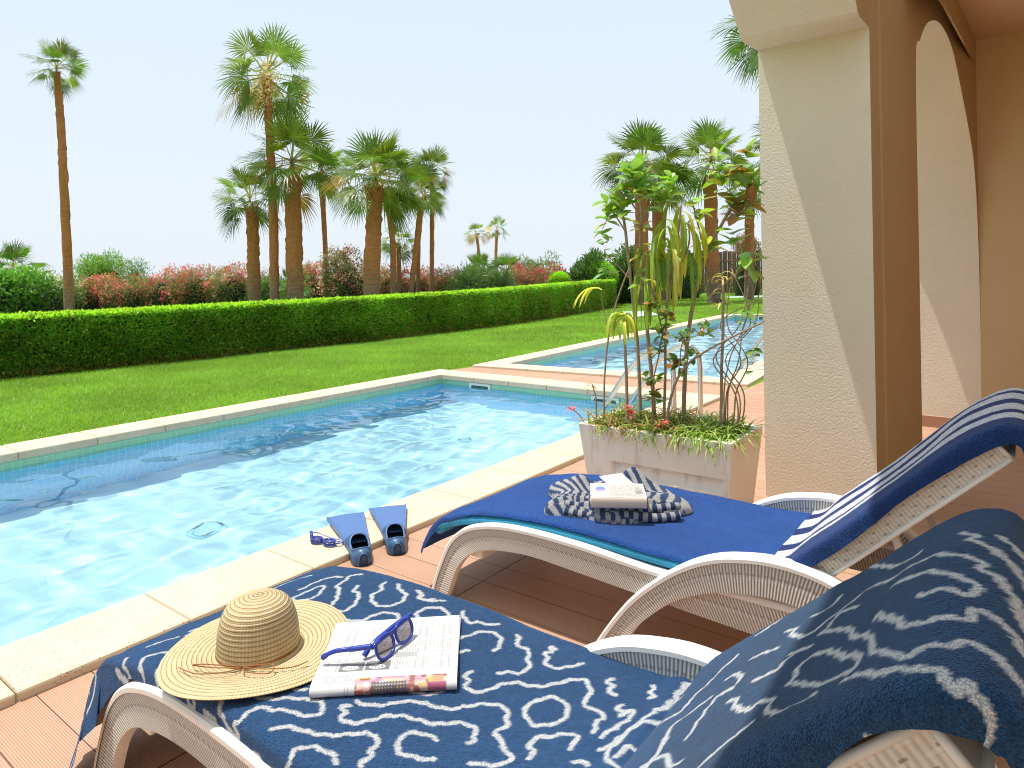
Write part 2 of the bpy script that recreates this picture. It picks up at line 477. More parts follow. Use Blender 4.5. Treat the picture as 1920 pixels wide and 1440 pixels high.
def planter_mat():
    t = NT('weathered_concrete'); o = t.obj()
    n = t.noise(o, 9, 5, 0.6)
    c = t.mix(n, (0.70, 0.70, 0.67), (0.85, 0.85, 0.82))
    st = t.noise(t.scale(o, (16, 16, 1.2)), 1.0, 4, 0.6)
    st = t.math('MULTIPLY', t.math('SUBTRACT', st, 0.52, clamp=True), 5.0, clamp=True)
    c = t.mix(t.math('MULTIPLY', st, 0.55), c, (0.33, 0.27, 0.21))
    h = t.noise(o, 120, 3)
    return t.done(t.bsdf(c, 0.8, t.bump(h, 0.25, 0.004), Specular_IOR_Level=0.25))
M['planter'] = planter_mat()
M['planter_side'] = plain('bounce_lit_concrete', (0.90, 0.86, 0.78), 0.8, 0.06, 6, bump=0.2, bscale=120)  # sides and rim lightened to stand in for bounced light

# ================================================================== SETTING
POOL1 = dict(o=(-4.0, 6.0), u=(1.0, 0.0), L=10.36, W=3.67)
_a = R(4.4)
POOL2 = dict(o=(6.86, 5.89), u=(math.cos(_a), math.sin(_a)), L=12.1, W=3.55)
CW = 0.345
def ppt(p, s, w):
    """pool coordinates: s along the pool from its far-left outer corner, w across towards the terrace"""
    ux, uy = p['u']
    return (p['o'][0] + ux * s + uy * w, p['o'][1] + uy * s - ux * w)
def prect(p, ins):
    return [ppt(p, ins, ins), ppt(p, p['L'] - ins, ins), ppt(p, p['L'] - ins, p['W'] - ins), ppt(p, ins, p['W'] - ins)]

HEDGE = [(-5, 10.75, .80), (0, 10.40, .80), (2.9, 10.20, .80), (6, 10.0, .82), (9, 9.86, .84), (13, 10.05, .88), (17, 10.75, .94), (21.3, 11.6, 1.0)]
_hc = catmull([(a, b, c) for a, b, c in HEDGE], 12)
def hedge_y(x): return np.interp(x, _hc[:, 0], _hc[:, 1])
def hedge_h(x): return np.interp(x, _hc[:, 0], _hc[:, 2])

# ---- ground: deck and lawn as sheets around the two pools
def build_ground():
    polys = [prect(POOL1, 0.0), prect(POOL2, 0.0)]
    gap = [(6.36, 6.0), ppt(POOL2, 0, 0), ppt(POOL2, 0, 3.55), (6.36, 2.33)]
    dk = [(-7, -7), (24, -7), (24, 2.33), (6.36, 2.33), (-4.0, 2.33), (-7, 2.33)]
    big = [(-900, -900), (900, -900), (900, 900), (-900, 900)]
    mid = [(-30, -30), (60, -30), (60, 60), (-30, 60)]
    vs = []; ed = []
    for pl in polys + [gap, dk, big, mid]:
        n = len(vs)
        vs += [Vector(q) for q in pl]
        ed += [(n + i, n + (i + 1) % len(pl)) for i in range(len(pl))]
    V, E_, F, *_ = delaunay_2d_cdt(vs, ed, [], 0, 1e-5)
    def inside(pl, p):
        c = False
        for i in range(len(pl)):
            a, b = pl[i], pl[(i + 1) % len(pl)]
            if (a[1] > p[1]) != (b[1] > p[1]) and p[0] < (b[0] - a[0]) * (p[1] - a[1]) / (b[1] - a[1]) + a[0]: c = not c
        return c
    D = []; Lw = []
    for f in F:
        c = sum((V[i] for i in f), Vector((0, 0))) / len(f)
        if inside(polys[0], c) or inside(polys[1], c): continue
        (D if inside(dk, c) or inside(gap, c) else Lw).append(tuple(f))
    pts = [(v.x, v.y, 0.0) for v in V]
    tag(obj('deck', (pts, D), M['deck']), kind='structure')
    tag(obj('lawn', (pts, Lw), M['lawn']), kind='structure')
build_ground()

# ---- pools
def build_pool(p, zfloor=-1.1):
    Q = prect(p, CW - 0.02)
    lv = [0.0, -0.165, zfloor]
    V = [(x, y, z) for z in lv for x, y in Q]
    F = []; fm = []
    for r in range(2):
        for i in range(4):
            j = (i + 1) % 4
            F.append((r * 4 + i, r * 4 + j, (r + 1) * 4 + j, (r + 1) * 4 + i)); fm.append(r)
    F.append((8, 9, 10, 11)); fm.append(2)
    tag(obj('pool_basin', (V, F), [M['tile_band'], M['tile_wall'], M['tile_floor']], fmat=fm), kind='structure')
    # coping of bevelled stone slabs, every joint a real gap
    parts = []
    ang = math.atan2(p['u'][1], p['u'][0])
    def slab(s0, s1, w0, w1):
        b = box(0, s1 - s0, -(w1 - w0), 0, -0.03, 0.03 + random.uniform(-.0008, .0008), 0.009, 2)
        o = ppt(p, s0, w0)
        v = [(o[0] + x * math.cos(ang) - y * math.sin(ang), o[1] + x * math.sin(ang) + y * math.cos(ang), z) for x, y, z in b[0]]
        parts.append((v, b[1]))
    st = 0.51; off = (0.10 if p is POOL1 else 0.0)
    s = off - st
    while s < p['L'] - 0.01:
        a, b = max(s, 0) + 0.002, min(s + st, p['L']) - 0.002
        if b - a > 0.05:
            slab(a, b, p['W'] - CW, p['W']); slab(a, b, 0.0, CW)
        s += st
    w = CW
    while w < p['W'] - CW - 0.01:
        b = min(w + st, p['W'] - CW)
        slab(0.0, CW, w + .002, b - .002); slab(p['L'] - CW, p['L'], w + .002, b - .002)
        w += st
    tag(obj('pool_coping', join(parts), M['coping']), kind='structure')
    # water: a rippled sheet
    nu, nv = int((p['L'] - 2 * CW) / 0.035), int((p['W'] - 2 * CW) / 0.035)
    S, Wd = np.meshgrid(np.linspace(CW - .02, p['L'] - CW + .02, nu), np.linspace(CW - .02, p['W'] - CW + .02, nv), indexing='ij')
    X = p['o'][0] + p['u'][0] * S + p['u'][1] * Wd; Y = p['o'][1] + p['u'][1] * S - p['u'][0] * Wd
    r2 = np.random.default_rng(3)
    Z = np.zeros_like(X)
    for lam, amp, n in ((0.75, .0022, 5), (0.40, .0021, 7), (0.25, .0013, 8), (0.16, .0005, 8)):
        for _ in range(n):
            th = r2.normal(R(60), R(55)); k = 2 * PI / (lam * r2.uniform(.8, 1.25))
            Z += amp * r2.uniform(.5, 1.0) * np.sin(k * (X * math.cos(th) + Y * math.sin(th)) + r2.uniform(0, 6.3) + 1.5 * vnoise(X * 1.1, Y * 1.1))
    Z *= 0.62 * (1 + 0.7 * vnoise(X * .5 + 9, Y * .5))
    o = obj('water', (np.stack([X, Y, -0.08 + Z], -1).reshape(-1, 3), gridfaces(nu, nv)), M['water'], smooth=True)
    tag(o, kind='structure')
    return o
w1 = build_pool(POOL1); w2 = build_pool(POOL2)

def skimmer(label, c, ang, sc=1.0):
    """wall skimmer mouth: frame around a dark opening; faces local -X, wall runs along local Y"""
    t = thing('skimmer', label, 'pool skimmer', c, 'skimmer mouths in the pool walls')
    w, h, d = .16 * sc, .064 * sc, .012
    fr = [box(-d, 0, -w, w, h - .028, h, .004), box(-d, 0, -w, w, -h, -h + .028, .004), box(-d, 0, -w, -w + .035, -h + .028, h - .028, .003), box(-d, 0, w - .035, w, -h + .028, h - .028, .003)]
    def put(vf): return [(c[0] + x * math.cos(ang) - y * math.sin(ang), c[1] + x * math.sin(ang) + y * math.cos(ang), c[2] + z) for x, y, z in vf[0]], vf[1]
    obj('frame', put(join(fr)), M['skim'], t)
    obj('flap', put(box(-.006, -.003, -w + .035, w - .035, -h + .028, h - .03)), M['skimdark'], t)
skimmer('white skimmer mouth in the near pool end wall, left by the far corner', (6.031, 5.06, -.098), 0)
skimmer('white skimmer mouth in the near pool end wall, behind the planter stems', (6.031, 3.42, -.098), 0)
_sk = ppt(POOL2, POOL2['L'] - CW + .016, 1.15)
skimmer('white skimmer mouth in the far end wall of the second pool', (_sk[0], _sk[1], -.07), _a, 1.3)

def drain(label, x, y, r, z=-1.1):
    t = thing('floor_drain', label, 'pool drain', (x, y, z))
    prof = [(r, 0.0), (r, .012), (r * .9, .018), (r * .86, .010), (r * .62, .010), (r * .58, .02), (r * .45, .022), (0.001, .024)]
    obj('cover', lathe(prof, 28, (x, y, z + .001)), M['drain'], t, smooth=False)
    for a in (0, 2.1, 4.2):
        obj('screw', lathe([(.012, .02), (.012, .03), (.001, .03)], 8, (x + r * .75 * math.cos(a), y + r * .75 * math.sin(a), z)), M['steel'], t)
drain('round drain cover on the bright floor of the near pool', 2.34, 4.29, .082)
drain('smaller round drain on the near pool floor towards its far end', 4.86, 4.28, .06)

# ---- pool ladders
def ladder(label, xs, y0=2.19, rot=0.0, k=1.0):
    t = thing('pool_ladder', label, 'pool ladder', (xs[0], y0, 0), 'steel pool ladders')
    prof = [(0, 0), (0, .25), (0, .44), (.02, .53), (.075, .58), (.15, .588), (.24, .555), (.38, .43), (.66, .03), (.75, -.12), (.80, -.5), (.80, -.85)]
    for x in xs:
        P = catmull([(x, y0 + a * k, b) for a, b in prof], 6)
        obj('rail', tube(P, .021, 12), M['steel'], t, smooth=True)
        obj('flange', lathe([(.055, 0), (.055, .006), (.03, .018), (.0215, .018)], 20, (x, y0, .001)), M['steel'], t, smooth=True)
    for z, a in ((-.18, .765), (-.45, .795), (-.72, .80)):
        obj('step', box(min(xs) + .02, max(xs) - .02, y0 + a - .03, y0 + a + .05, z - .012, z + .012, .006), M['steel'], t)
ladder('curved steel ladder behind the planter, over the near pool', (5.45, 4.92))
ladder('steel ladder of the second pool, partly hidden by the pillar', (8.25, 8.62), 2.15)

# ---- lawn grass as ground cover
def build_grass():
    def region(n, x0, x1, y0, y1):
        return np.stack([rng.uniform(x0, x1, n), rng.uniform(y0, y1, n)], 1)
    sets = [(region(190000, 0.8, 10, 6.0, 10.6), .034, .0042), (region(95000, 10, 24, 5.9, 12.2), .042, .0085), (region(30000, 18.5, 38, 3, 14), .05, .02)]
    VV = []; CC = []; FF = []; n0 = 0
    for P, h, w in sets:
        ok = (P[:, 1] < hedge_y(P[:, 0]) + .05) | (P[:, 0] > 21.3)
        ok &= ~((P[:, 1] < 6.0 + .012) & (P[:, 0] < 6.5))
        # keep off the second pool
        dx = P[:, 0] - POOL2['o'][0]; dy = P[:, 1] - POOL2['o'][1]
        s = dx * POOL2['u'][0] + dy * POOL2['u'][1]; ww = dx * POOL2['u'][1] - dy * POOL2['u'][0]
        ok &= ~((s > -.02) & (s < POOL2['L'] + .02) & (ww > -.012))
        ok &= ~((s <= 0.0) & (P[:, 1] < 6.0) & (P[:, 0] < 7.2))
        P = P[ok]; n = len(P)
        hh = h * rng.uniform(.55, 1.35, n) * (1 + .5 * vnoise(P[:, 0] * 2, P[:, 1] * 2))
        az = rng.uniform(0, 2 * PI, n); le = rng.uniform(.3, 1.7, n) * hh
        wz = rng.uniform(0, 2 * PI, n)
        ww = w * rng.uniform(.7, 1.3, n)
        b = np.stack([P[:, 0], P[:, 1], np.zeros(n)], 1)
        sd = np.stack([np.cos(wz) * ww, np.sin(wz) * ww, np.zeros(n)], 1)
        tip = b + np.stack([np.cos(az) * le, np.sin(az) * le, hh], 1)
        V = np.stack([b - sd, b + sd, tip], 1).reshape(-1, 3)
        c = np.array([.29, .54, .07]) * rng.uniform(.7, 1.25, (n, 1)) * (1 + .45 * vnoise(P[:, 0] * 1.3, P[:, 1] * 1.3))[:, None]
        yl = (rng.random(n) < .1)
        c[yl] = np.array([.40, .44, .08]) * rng.uniform(.7, 1.2, (yl.sum(), 1))
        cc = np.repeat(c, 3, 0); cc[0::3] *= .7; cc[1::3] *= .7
        VV.append(V); CC.append(cc); FF.append(np.arange(3 * n).reshape(-1, 3) + n0); n0 += 3 * n
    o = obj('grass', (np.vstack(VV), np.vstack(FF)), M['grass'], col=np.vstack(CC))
    tag(o, 'short bright green lawn grass between the pools and the hedge', 'grass', kind='stuff')
build_grass()

for i, (lab, pts) in enumerate((('pale green flat cover on the lawn beside the second pool', [(16.3, 8.45), (17.5, 8.2), (19.2, 9.3), (18.6, 9.9)]), ('long pale green strip at the far end of the lawn', [(30.0, 10.6), (33, 9.0), (34.2, 9.6), (31.4, 11.3)]))):
    o = obj('inspection_cover', prism(pts, 'z', 0.0, .05), M['slab'], base=(pts[0][0], pts[0][1], 0))
    tag(o, lab, 'ground cover plate')

# ================================================================== TERRACE BUILDING
SH = 0.1358
def shear(VF):
    return [(x, y - SH * max(0.0, x - 3.713), z) for x, y, z in VF[0]], VF[1]
bld = thing('terrace_building', 'cream stucco terrace with arched openings beside the pool', 'building', (3.713, 1.138, 0))
arcL = [(3.716, 2.378), (3.47, 2.362), (3.43, 2.372), (3.40, 2.40), (3.25, 2.53)] + [tuple(p) for p in catmull([(3.25, 2.53), (2.9, 2.87), (2.5, 3.23), (2.1, 3.53), (1.6, 3.80), (1.0, 3.98), (.4, 4.03)], 4)[1:]]
mir = [(.8 - x, z) for x, z in arcL[::-1]][1:]
polyA = [(3.716, 4.6)] + arcL + mir + [(-2.916, 0.0), (-3.8, 0.0), (-3.8, 4.6)]
arc2 = catmull([(4.498, 0.02), (4.498, 1.2), (4.498, 2.36), (4.59, 2.52), (4.71, 2.635), (4.83, 2.695), (4.98, 2.73), (5.14, 2.72), (5.34, 2.645), (5.54, 2.45), (5.75, 2.20), (5.9, 1.98), (5.99, 1.60), (6.03, 1.0), (6.03, 0.0)], 4)
polyB = [(3.713, 0.0), (4.498, 0.0)] + [tuple(p) for p in arc2[1:]] + [(6.45, 0.0), (6.45, 4.6), (3.713, 4.6)]
def arcade(VF):
    V, F = VF
    fm = []
    for f in F:
        a, b, c = (Vector(V[i]) for i in f[:3])
        n = (b - a).cross(c - a)
        n.normalize()
        fm.append(1 if n.y < -0.9 else 0)
    return fm
A_ = prism(polyA, 'y', .605, 1.138); B_ = shear(prism(polyB, 'y', .605, 1.138))
obj('arcade_wall', A_, [M['stucco'], M['brown']], bld, fmat=arcade(A_))
obj('arched_pillar', B_, [M['stucco'], M['brown']], bld, fmat=arcade(B_))
pil = shear(prism([(3.84, .61), (4.30, .61), (4.285, .596), (3.855, .596)], 'z', 0.0, 2.86))
obj('pilaster', pil, M['brown'], bld)
obj('end_wall', box(6.034, 6.3, -3.1, .31, 0, 2.95), M['ochre'], bld)
obj('back_wall', box(-3.8, 6.3, -3.3, -3.1, 0, 4.5), M['ochre'], bld)
obj('ceiling', box(4.15, 6.4, -3.1, .72, 2.86, 2.95), M['ceiling'], bld)
obj('beam', prism([(4.21, .375), (6.03, .288), (6.03, .300), (4.21, .387)], 'z', 2.68, 2.858), M['brown'], bld)
obj('roof', box(4.1, 6.6, -3.4, 1.2, 4.61, 4.75, .01), M['stucco'], bld)
obj('skirting', shear(box(6.016, 6.033, .60, 1.13, 0, .085, .002)), M['deck'], bld)

# ---- fence at the far end
fx, fy = 38.0, 12.0
fnc = thing('wooden_fence', 'tall dark brown board fence at the far end of the lawn', 'fence', (fx, fy, 0))
parts = []
for i in range(70):
    t = -6 + i * .24
    parts.append(box(fx + .25 * t + 0, fx + .25 * t + .04, fy - t, fy - t + .236, 0.02, 2.35 + random.uniform(-.03, .03), .006))
obj('boards', join(parts), M['fence'], fnc)
for z in (.5, 1.8):
    obj('rail', tube([(fx - 1.5 + .06, fy + 6, z), (fx + .25 * 10.5 + .06, fy - 10.6, z)], .05, 6), M['fence'], fnc)

# ================================================================== SUN LOUNGERS
def yz(P, x): return [(x, a, b) for a, b in P]
LEG_O = [(1.825, 0), (1.805, .06), (1.777, .123), (1.731, .209), (1.664, .269), (1.577, .303), (1.468, .322), (1.325, .328), (1.152, .324), (.993, .312), (.884, .306), (.6, .305), (.3, .305), (.04, .305)]
LEG_I = [(1.752, 0), (1.732, .053), (1.690, .136), (1.624, .197), (1.540, .227), (1.440, .243), (1.327, .247), (1.154, .238), (1.033, .231), (.9, .224), (.75, .215), (.5, .205), (.25, .2), (.04, .2)]
ARM_O = [(1.120, 0), (1.060, .095), (.981, .200), (.884, .292), (.794, .356), (.714, .394), (.640, .413), (.561, .423), (.476, .418), (.40, .398), (.32, .352), (.24, .282), (.17, .195), (.10, .095), (.055, 0)]
ARM_I = [(1.040, 0), (1.005, .062), (.961, .131), (.886, .206), (.815, .258), (.728, .298), (.652, .318), (.563, .328), (.49, .324), (.42, .306), (.34, .262), (.26, .19), (.2, .11), (.16, .05), (.138, 0)]

def band(o_pts, i_pts, x0, x1, n=150, nv=7):
    """a moulded band between two side-view curves, thickness x0..x1; first material weave, second plain"""
    A, t = resample(catmull(o_pts, 8), n); B, _ = resample(catmull(i_pts, 8), n)
    V = []; U = []
    for side, x in ((0, x0), (1, x1)):
        for i in range(n):
            for j in range(nv):
                f = j / (nv - 1)
                p = A[i] * (1 - f) + B[i] * f
                V.append((x, p[0], p[1])); U.append((t[i], 1 - f))
    F = []; fm = []
    m = n * nv
    g = gridfaces(n, nv)
    for q in g:
        F.append(tuple(q)); fm.append(0)
        F.append(tuple(k + m for k in q[::-1])); fm.append(0)
    for i in range(n - 1):
        for j in (0, nv - 1):
            a, b = i * nv + j, (i + 1) * nv + j
            f = (a, b, b + m, a + m)
            F.append(f if j else f[::-1]); fm.append(1)
    for i in (0, n - 1):
        for j in range(nv - 1):
            a, b = i * nv + j, i * nv + j + 1
            F.append((a, b, b + m, a + m)); fm.append(1)
    # rounded lip along the outer curve
    rw = (x1 - x0) / 2 + .004
    n0 = len(V)
    sec = [(-rw, -.008), (-rw, .002), (-rw * .75, .008), (0, .010), (rw * .75, .008), (rw, .002), (rw, -.008)]
    tg = np.gradient(A, axis=0); tg /= np.linalg.norm(tg, axis=1)[:, None]
    nr = np.stack([tg[:, 1], -tg[:, 0]], 1)
    if ((A - B) * nr).sum() < 0: nr = -nr
    cxm = (x0 + x1) / 2
    for i in range(n):
        for a, b in sec:
            p = A[i] + nr[i] * b
            V.append((cxm + a, p[0], p[1])); U.append((t[i], 0))
    for q in gridfaces(n, len(sec)):
        F.append(tuple(int(k) + n0 for k in q)); fm.append(1)
    return (V, F), U, fm

def lounger(x0, label, dz=0.0):
    x1 = x0 + .64
    t = thing('sun_lounger', label, 'sun lounger', ((x0 + x1) / 2, .95, 0), 'white sun loungers on the deck')
    for a, b in ((x0, x0 + .030), (x1 - .030, x1)):
        vf, uv, fm = band(LEG_O, LEG_I, a, b)
        obj('side_frame', vf, [M['weave'], M['resin']], t, uv=uv, fmat=fm, smooth=False)
    for a, b in ((x0 - .018, x0 + .026), (x1 - .026, x1 + .018)):
        vf, uv, fm = band(ARM_O, ARM_I, a, b)
        obj('armrest', vf, [M['weave'], M['resin']], t, uv=uv, fmat=fm)
    # seat: moulded slab following the frame
    A, tt = resample(catmull([p for p in LEG_O if .5 < p[0] < 1.76], 8), 40)
    V = []; F = []
    for y, z in A:
        V += [(x0 + .030, y, z - .004), (x1 - .030, y, z - .004), (x1 - .030, y, z - .035), (x0 + .030, y, z - .035)]
    for i in range(39):
        for k in range(4):
            F.append((i * 4 + k, i * 4 + (k + 1) % 4, i * 4 + 4 + (k + 1) % 4, i * 4 + 4 + k))
    F += [(0, 3, 2, 1), (156, 157, 158, 159)]
    obj('seat', (V, F), M['resin'], t)
    # rear cross rail and front leg gussets
    for ya, yb, za, zb in ((1.60, 1.66, .17, .245), (.60, .64, .2, .29), (.06, .1, .2, .3)):
        obj('cross_rail', box(x0 + .030, x1 - .030, ya, yb, za, zb, .006), M['resin'], t)
    # backrest: hinged panel, weave on its sides and rear
    p0, p1 = np.array((.545, .376 + dz)), np.array((.080, .812 + dz))
    d = (p1 - p0) / np.linalg.norm(p1 - p0); nn = np.array((-d[1], d[0]))
    nn = -nn if nn[1] > 0 else nn          # towards the rear
    L = np.linalg.norm(p1 - p0); th = .062
    a, b = x0 + .03, x1 - .03
    c = [p0 - d * .06, p1, p1 + nn * th, p0 - d * .06 + nn * th]
    V = [(x, q[0], q[1]) for x in (a, b) for q in c]
    V2 = []; F2 = []; U2 = []; fm = []
    def quad(ids, uvs, m):
        n = len(V2)
        for i, u in zip(ids, uvs): V2.append(V[i]); U2.append(u)
        F2.append((n, n + 1, n + 2, n + 3)); fm.append(m)
    Lt = L + .06
    quad((0, 3, 2, 1), ((0, 1), (0, 0), (Lt, 0), (Lt, 1)), 0)
    quad((4, 5, 6, 7), ((0, 1), (Lt, 1), (Lt, 0), (0, 0)), 0)
    quad((3, 7, 6, 2), ((0, 0), (0, 6), (Lt * 1.0, 6), (Lt, 0)), 0)
    quad((0, 1, 5, 4), ((0, 0), (Lt, 0), (Lt, 1), (0, 1)), 1)
    quad((1, 2, 6, 5), ((0, 0), (0, 1), (1, 1), (1, 0)), 1)
    quad((0, 4, 7, 3), ((0, 0), (1, 0), (1, 1), (0, 1)), 1)
    br = obj('backrest', (V2, F2), [M['backweave'], M['resin']], t, uv=U2, fmat=fm)
    rim = [tube([(x, *(p0 + nn * k * th)), (x, *(p1 + nn * k * th))], .006, 8) for x in (a, b) for k in (0, 1)]
    rim += [tube([(a, *(p1 + nn * k * th)), (b, *(p1 + nn * k * th))], .006, 8) for k in (0, 1)]
    rim += [tube([(x, *p1), (x, *(p1 + nn * th))], .006, 8) for x in (a, b)]
    obj('rim', join(rim), M['resin'], br, smooth=True)
    for x in (x0 + .09, x1 - .09):
        obj('support', tube([(x, .30, .57), (x, .17, .21)], .011, 8), M['resin'], t)
    return t
NX, BX = .695, 1.872
lounger(NX, 'white resin lounger under the patterned towel, hat and magazine', -.026)
lounger(BX, 'white resin lounger under the plain and striped blue towels')

# ================================================================== CUSHIONS AND TOWELS
PROF = [(1.945, .04), (1.93, .08), (1.89, .165), (1.85, .235), (1.80, .285), (1.70, .318), (1.58, .342), (1.45, .358), (1.30, .366), (1.10, .364), (.90, .358), (.72, .355), (.60, .362), (.545, .385), (.50, .435), (.40, .525), (.30, .62), (.20, .715), (.12, .79), (.075, .822), (.03, .830), (0, .81), (-.015, .74), (-.02, .6), (-.02, .3)]
PS = np.r_[0, np.cumsum([math.dist(a, b) for a, b in zip(PROF, PROF[1:])])]
def prof_at(s, P=PROF, S=PS):
    P = np.asarray(P)
    y = np.interp(s, S, P[:, 0]); z = np.interp(s, S, P[:, 1])
    return np.stack([y, z], -1)
def prof_frame(s, P=PROF, S=PS, k=.02):
    c = (prof_at(s, P, S) * 2 + prof_at(s - k, P, S) + prof_at(s + k, P, S) + prof_at(s - k / 2, P, S) + prof_at(s + k / 2, P, S)) / 6
    t = prof_at(s + .012, P, S) - prof_at(s - .012, P, S)
    t /= np.linalg.norm(t, axis=-1)[..., None] + 1e-9
    n = np.stack([t[..., 1], -t[..., 0]], -1)      # up / towards the sitter
    return c, n

def cushion(x0, label, ins=.022, s0=.235, s1=2.14):
    xa, xb = x0 + ins, x0 + .64 - ins
    s = np.linspace(s0, s1, 110)
    c, n = prof_frame(s)
    c = c - n * .006
    th = .036
    sec = [(xa, -th + .006), (xa - .006, -th / 2), (xa, -.008), (xa + .012, 0)] + [(xa + .012 + (xb - xa - .024) * k / 10, .003 * math.sin(PI * k / 10)) for k in range(1, 10)] + [(xb - .012, 0), (xb, -.008), (xb + .006, -th / 2), (xb, -th + .006), (xb - .01, -th), (xa + .01, -th)]
    m = len(sec); V = []; F = []
    for i in range(len(s)):
        for x, h in sec:
            q = c[i] + n[i] * h; V.append((x, q[0], q[1]))
    for i in range(len(s) - 1):
        for k in range(m):
            F.append((i * m + k, i * m + (k + 1) % m, (i + 1) * m + (k + 1) % m, (i + 1) * m + k))
    F += [tuple(range(m))[::-1], tuple((len(s) - 1) * m + k for k in range(m))]
    o = obj('lounger_cushion', (V, F), M['cushion'], base=((xa + xb) / 2, 1.0, .33), smooth=True)
    tag(o, label, 'cushion', 'cushions on the loungers')
cushion(BX, 'turquoise cushion showing its edge under the plain blue towel', .022, .235, 1.545)
cushion(NX, 'cushion hidden beneath the patterned towel', .055, .30, 1.5)

def towel(s0, s1, xa, xb, fa, fb, res, lift=.004, wr=.004, P=PROF, S=PS, bulge=None, flare=-9.0):
    """cloth sheet: along the profile s0..s1, across between cushion edges xa..xb with flaps of
    length fa(s) / fb(s) folding over the near / far edge. Returns grid and its (x, s) coordinates"""
    ns = int((s1 - s0) / res)
    s = np.linspace(s0, s1, ns)
    c, n = prof_frame(s, P, S)
    FA = np.array([fa(v) for v in s]); FB = np.array([fb(v) for v in s])
    na = int(max(FA.max(), .012) / res) + 2; nm = int((xb - xa) / res) + 1; nb = int(max(FB.max(), .012) / res) + 2
    a = np.concatenate([np.linspace(-1, 0, na)[:-1], np.linspace(0, 1, nm), np.linspace(1, 2, nb)[1:]])
    A, Sg = np.meshgrid(a, s, indexing='ij')
    fl = np.where(A < 0, -A * FA[None, :], np.where(A > 1, (A - 1) * FB[None, :], 0.0))
    sgn = np.where(A < 0, -1.0, 1.0)
    X = xa + np.clip(A, 0, 1) * (xb - xa)
    r = .018
    th = np.minimum(fl / r, PI / 2)
    X = X + sgn * r * np.sin(th)
    drop = r * (1 - np.cos(th)) + np.maximum(fl - r * PI / 2, 0)
    X = X + sgn * np.maximum(fl - r * PI / 2, 0) * (.10 + .55 * np.clip((flare - Sg) / .2, 0, 1))
    U = xa + np.clip(A, 0, 1) * (xb - xa) + sgn * fl
    W = wr * (vnoise(U * 9, Sg * 6) * 1.3 + vnoise(U * 23 + 5, Sg * 15) * .6) + .0012 * vnoise(U * 120, Sg * 120)
    if bulge is not None: W = W + bulge(U, Sg)
    h = lift + np.maximum(W, -lift - .016) - drop
    Y = c[None, :, 0] + n[None, :, 0] * h
    Z = c[None, :, 1] + n[None, :, 1] * h
    # flaps wave in and out and hang a little towards the ground
    wv = np.maximum(fl - .02, 0)
    X = X + sgn * wv * .35 * (vnoise(Sg * 7 + 3, U * 0 + 2.5) + .5 * vnoise(Sg * 17, U * 0 + .5))
    Zd = np.maximum(fl - .03, 0) * .30
    Z = Z - Zd
    V = np.stack([X, Y, Z], -1).reshape(-1, 3)
    return V, gridfaces(*A.shape), U, Sg, A.shape

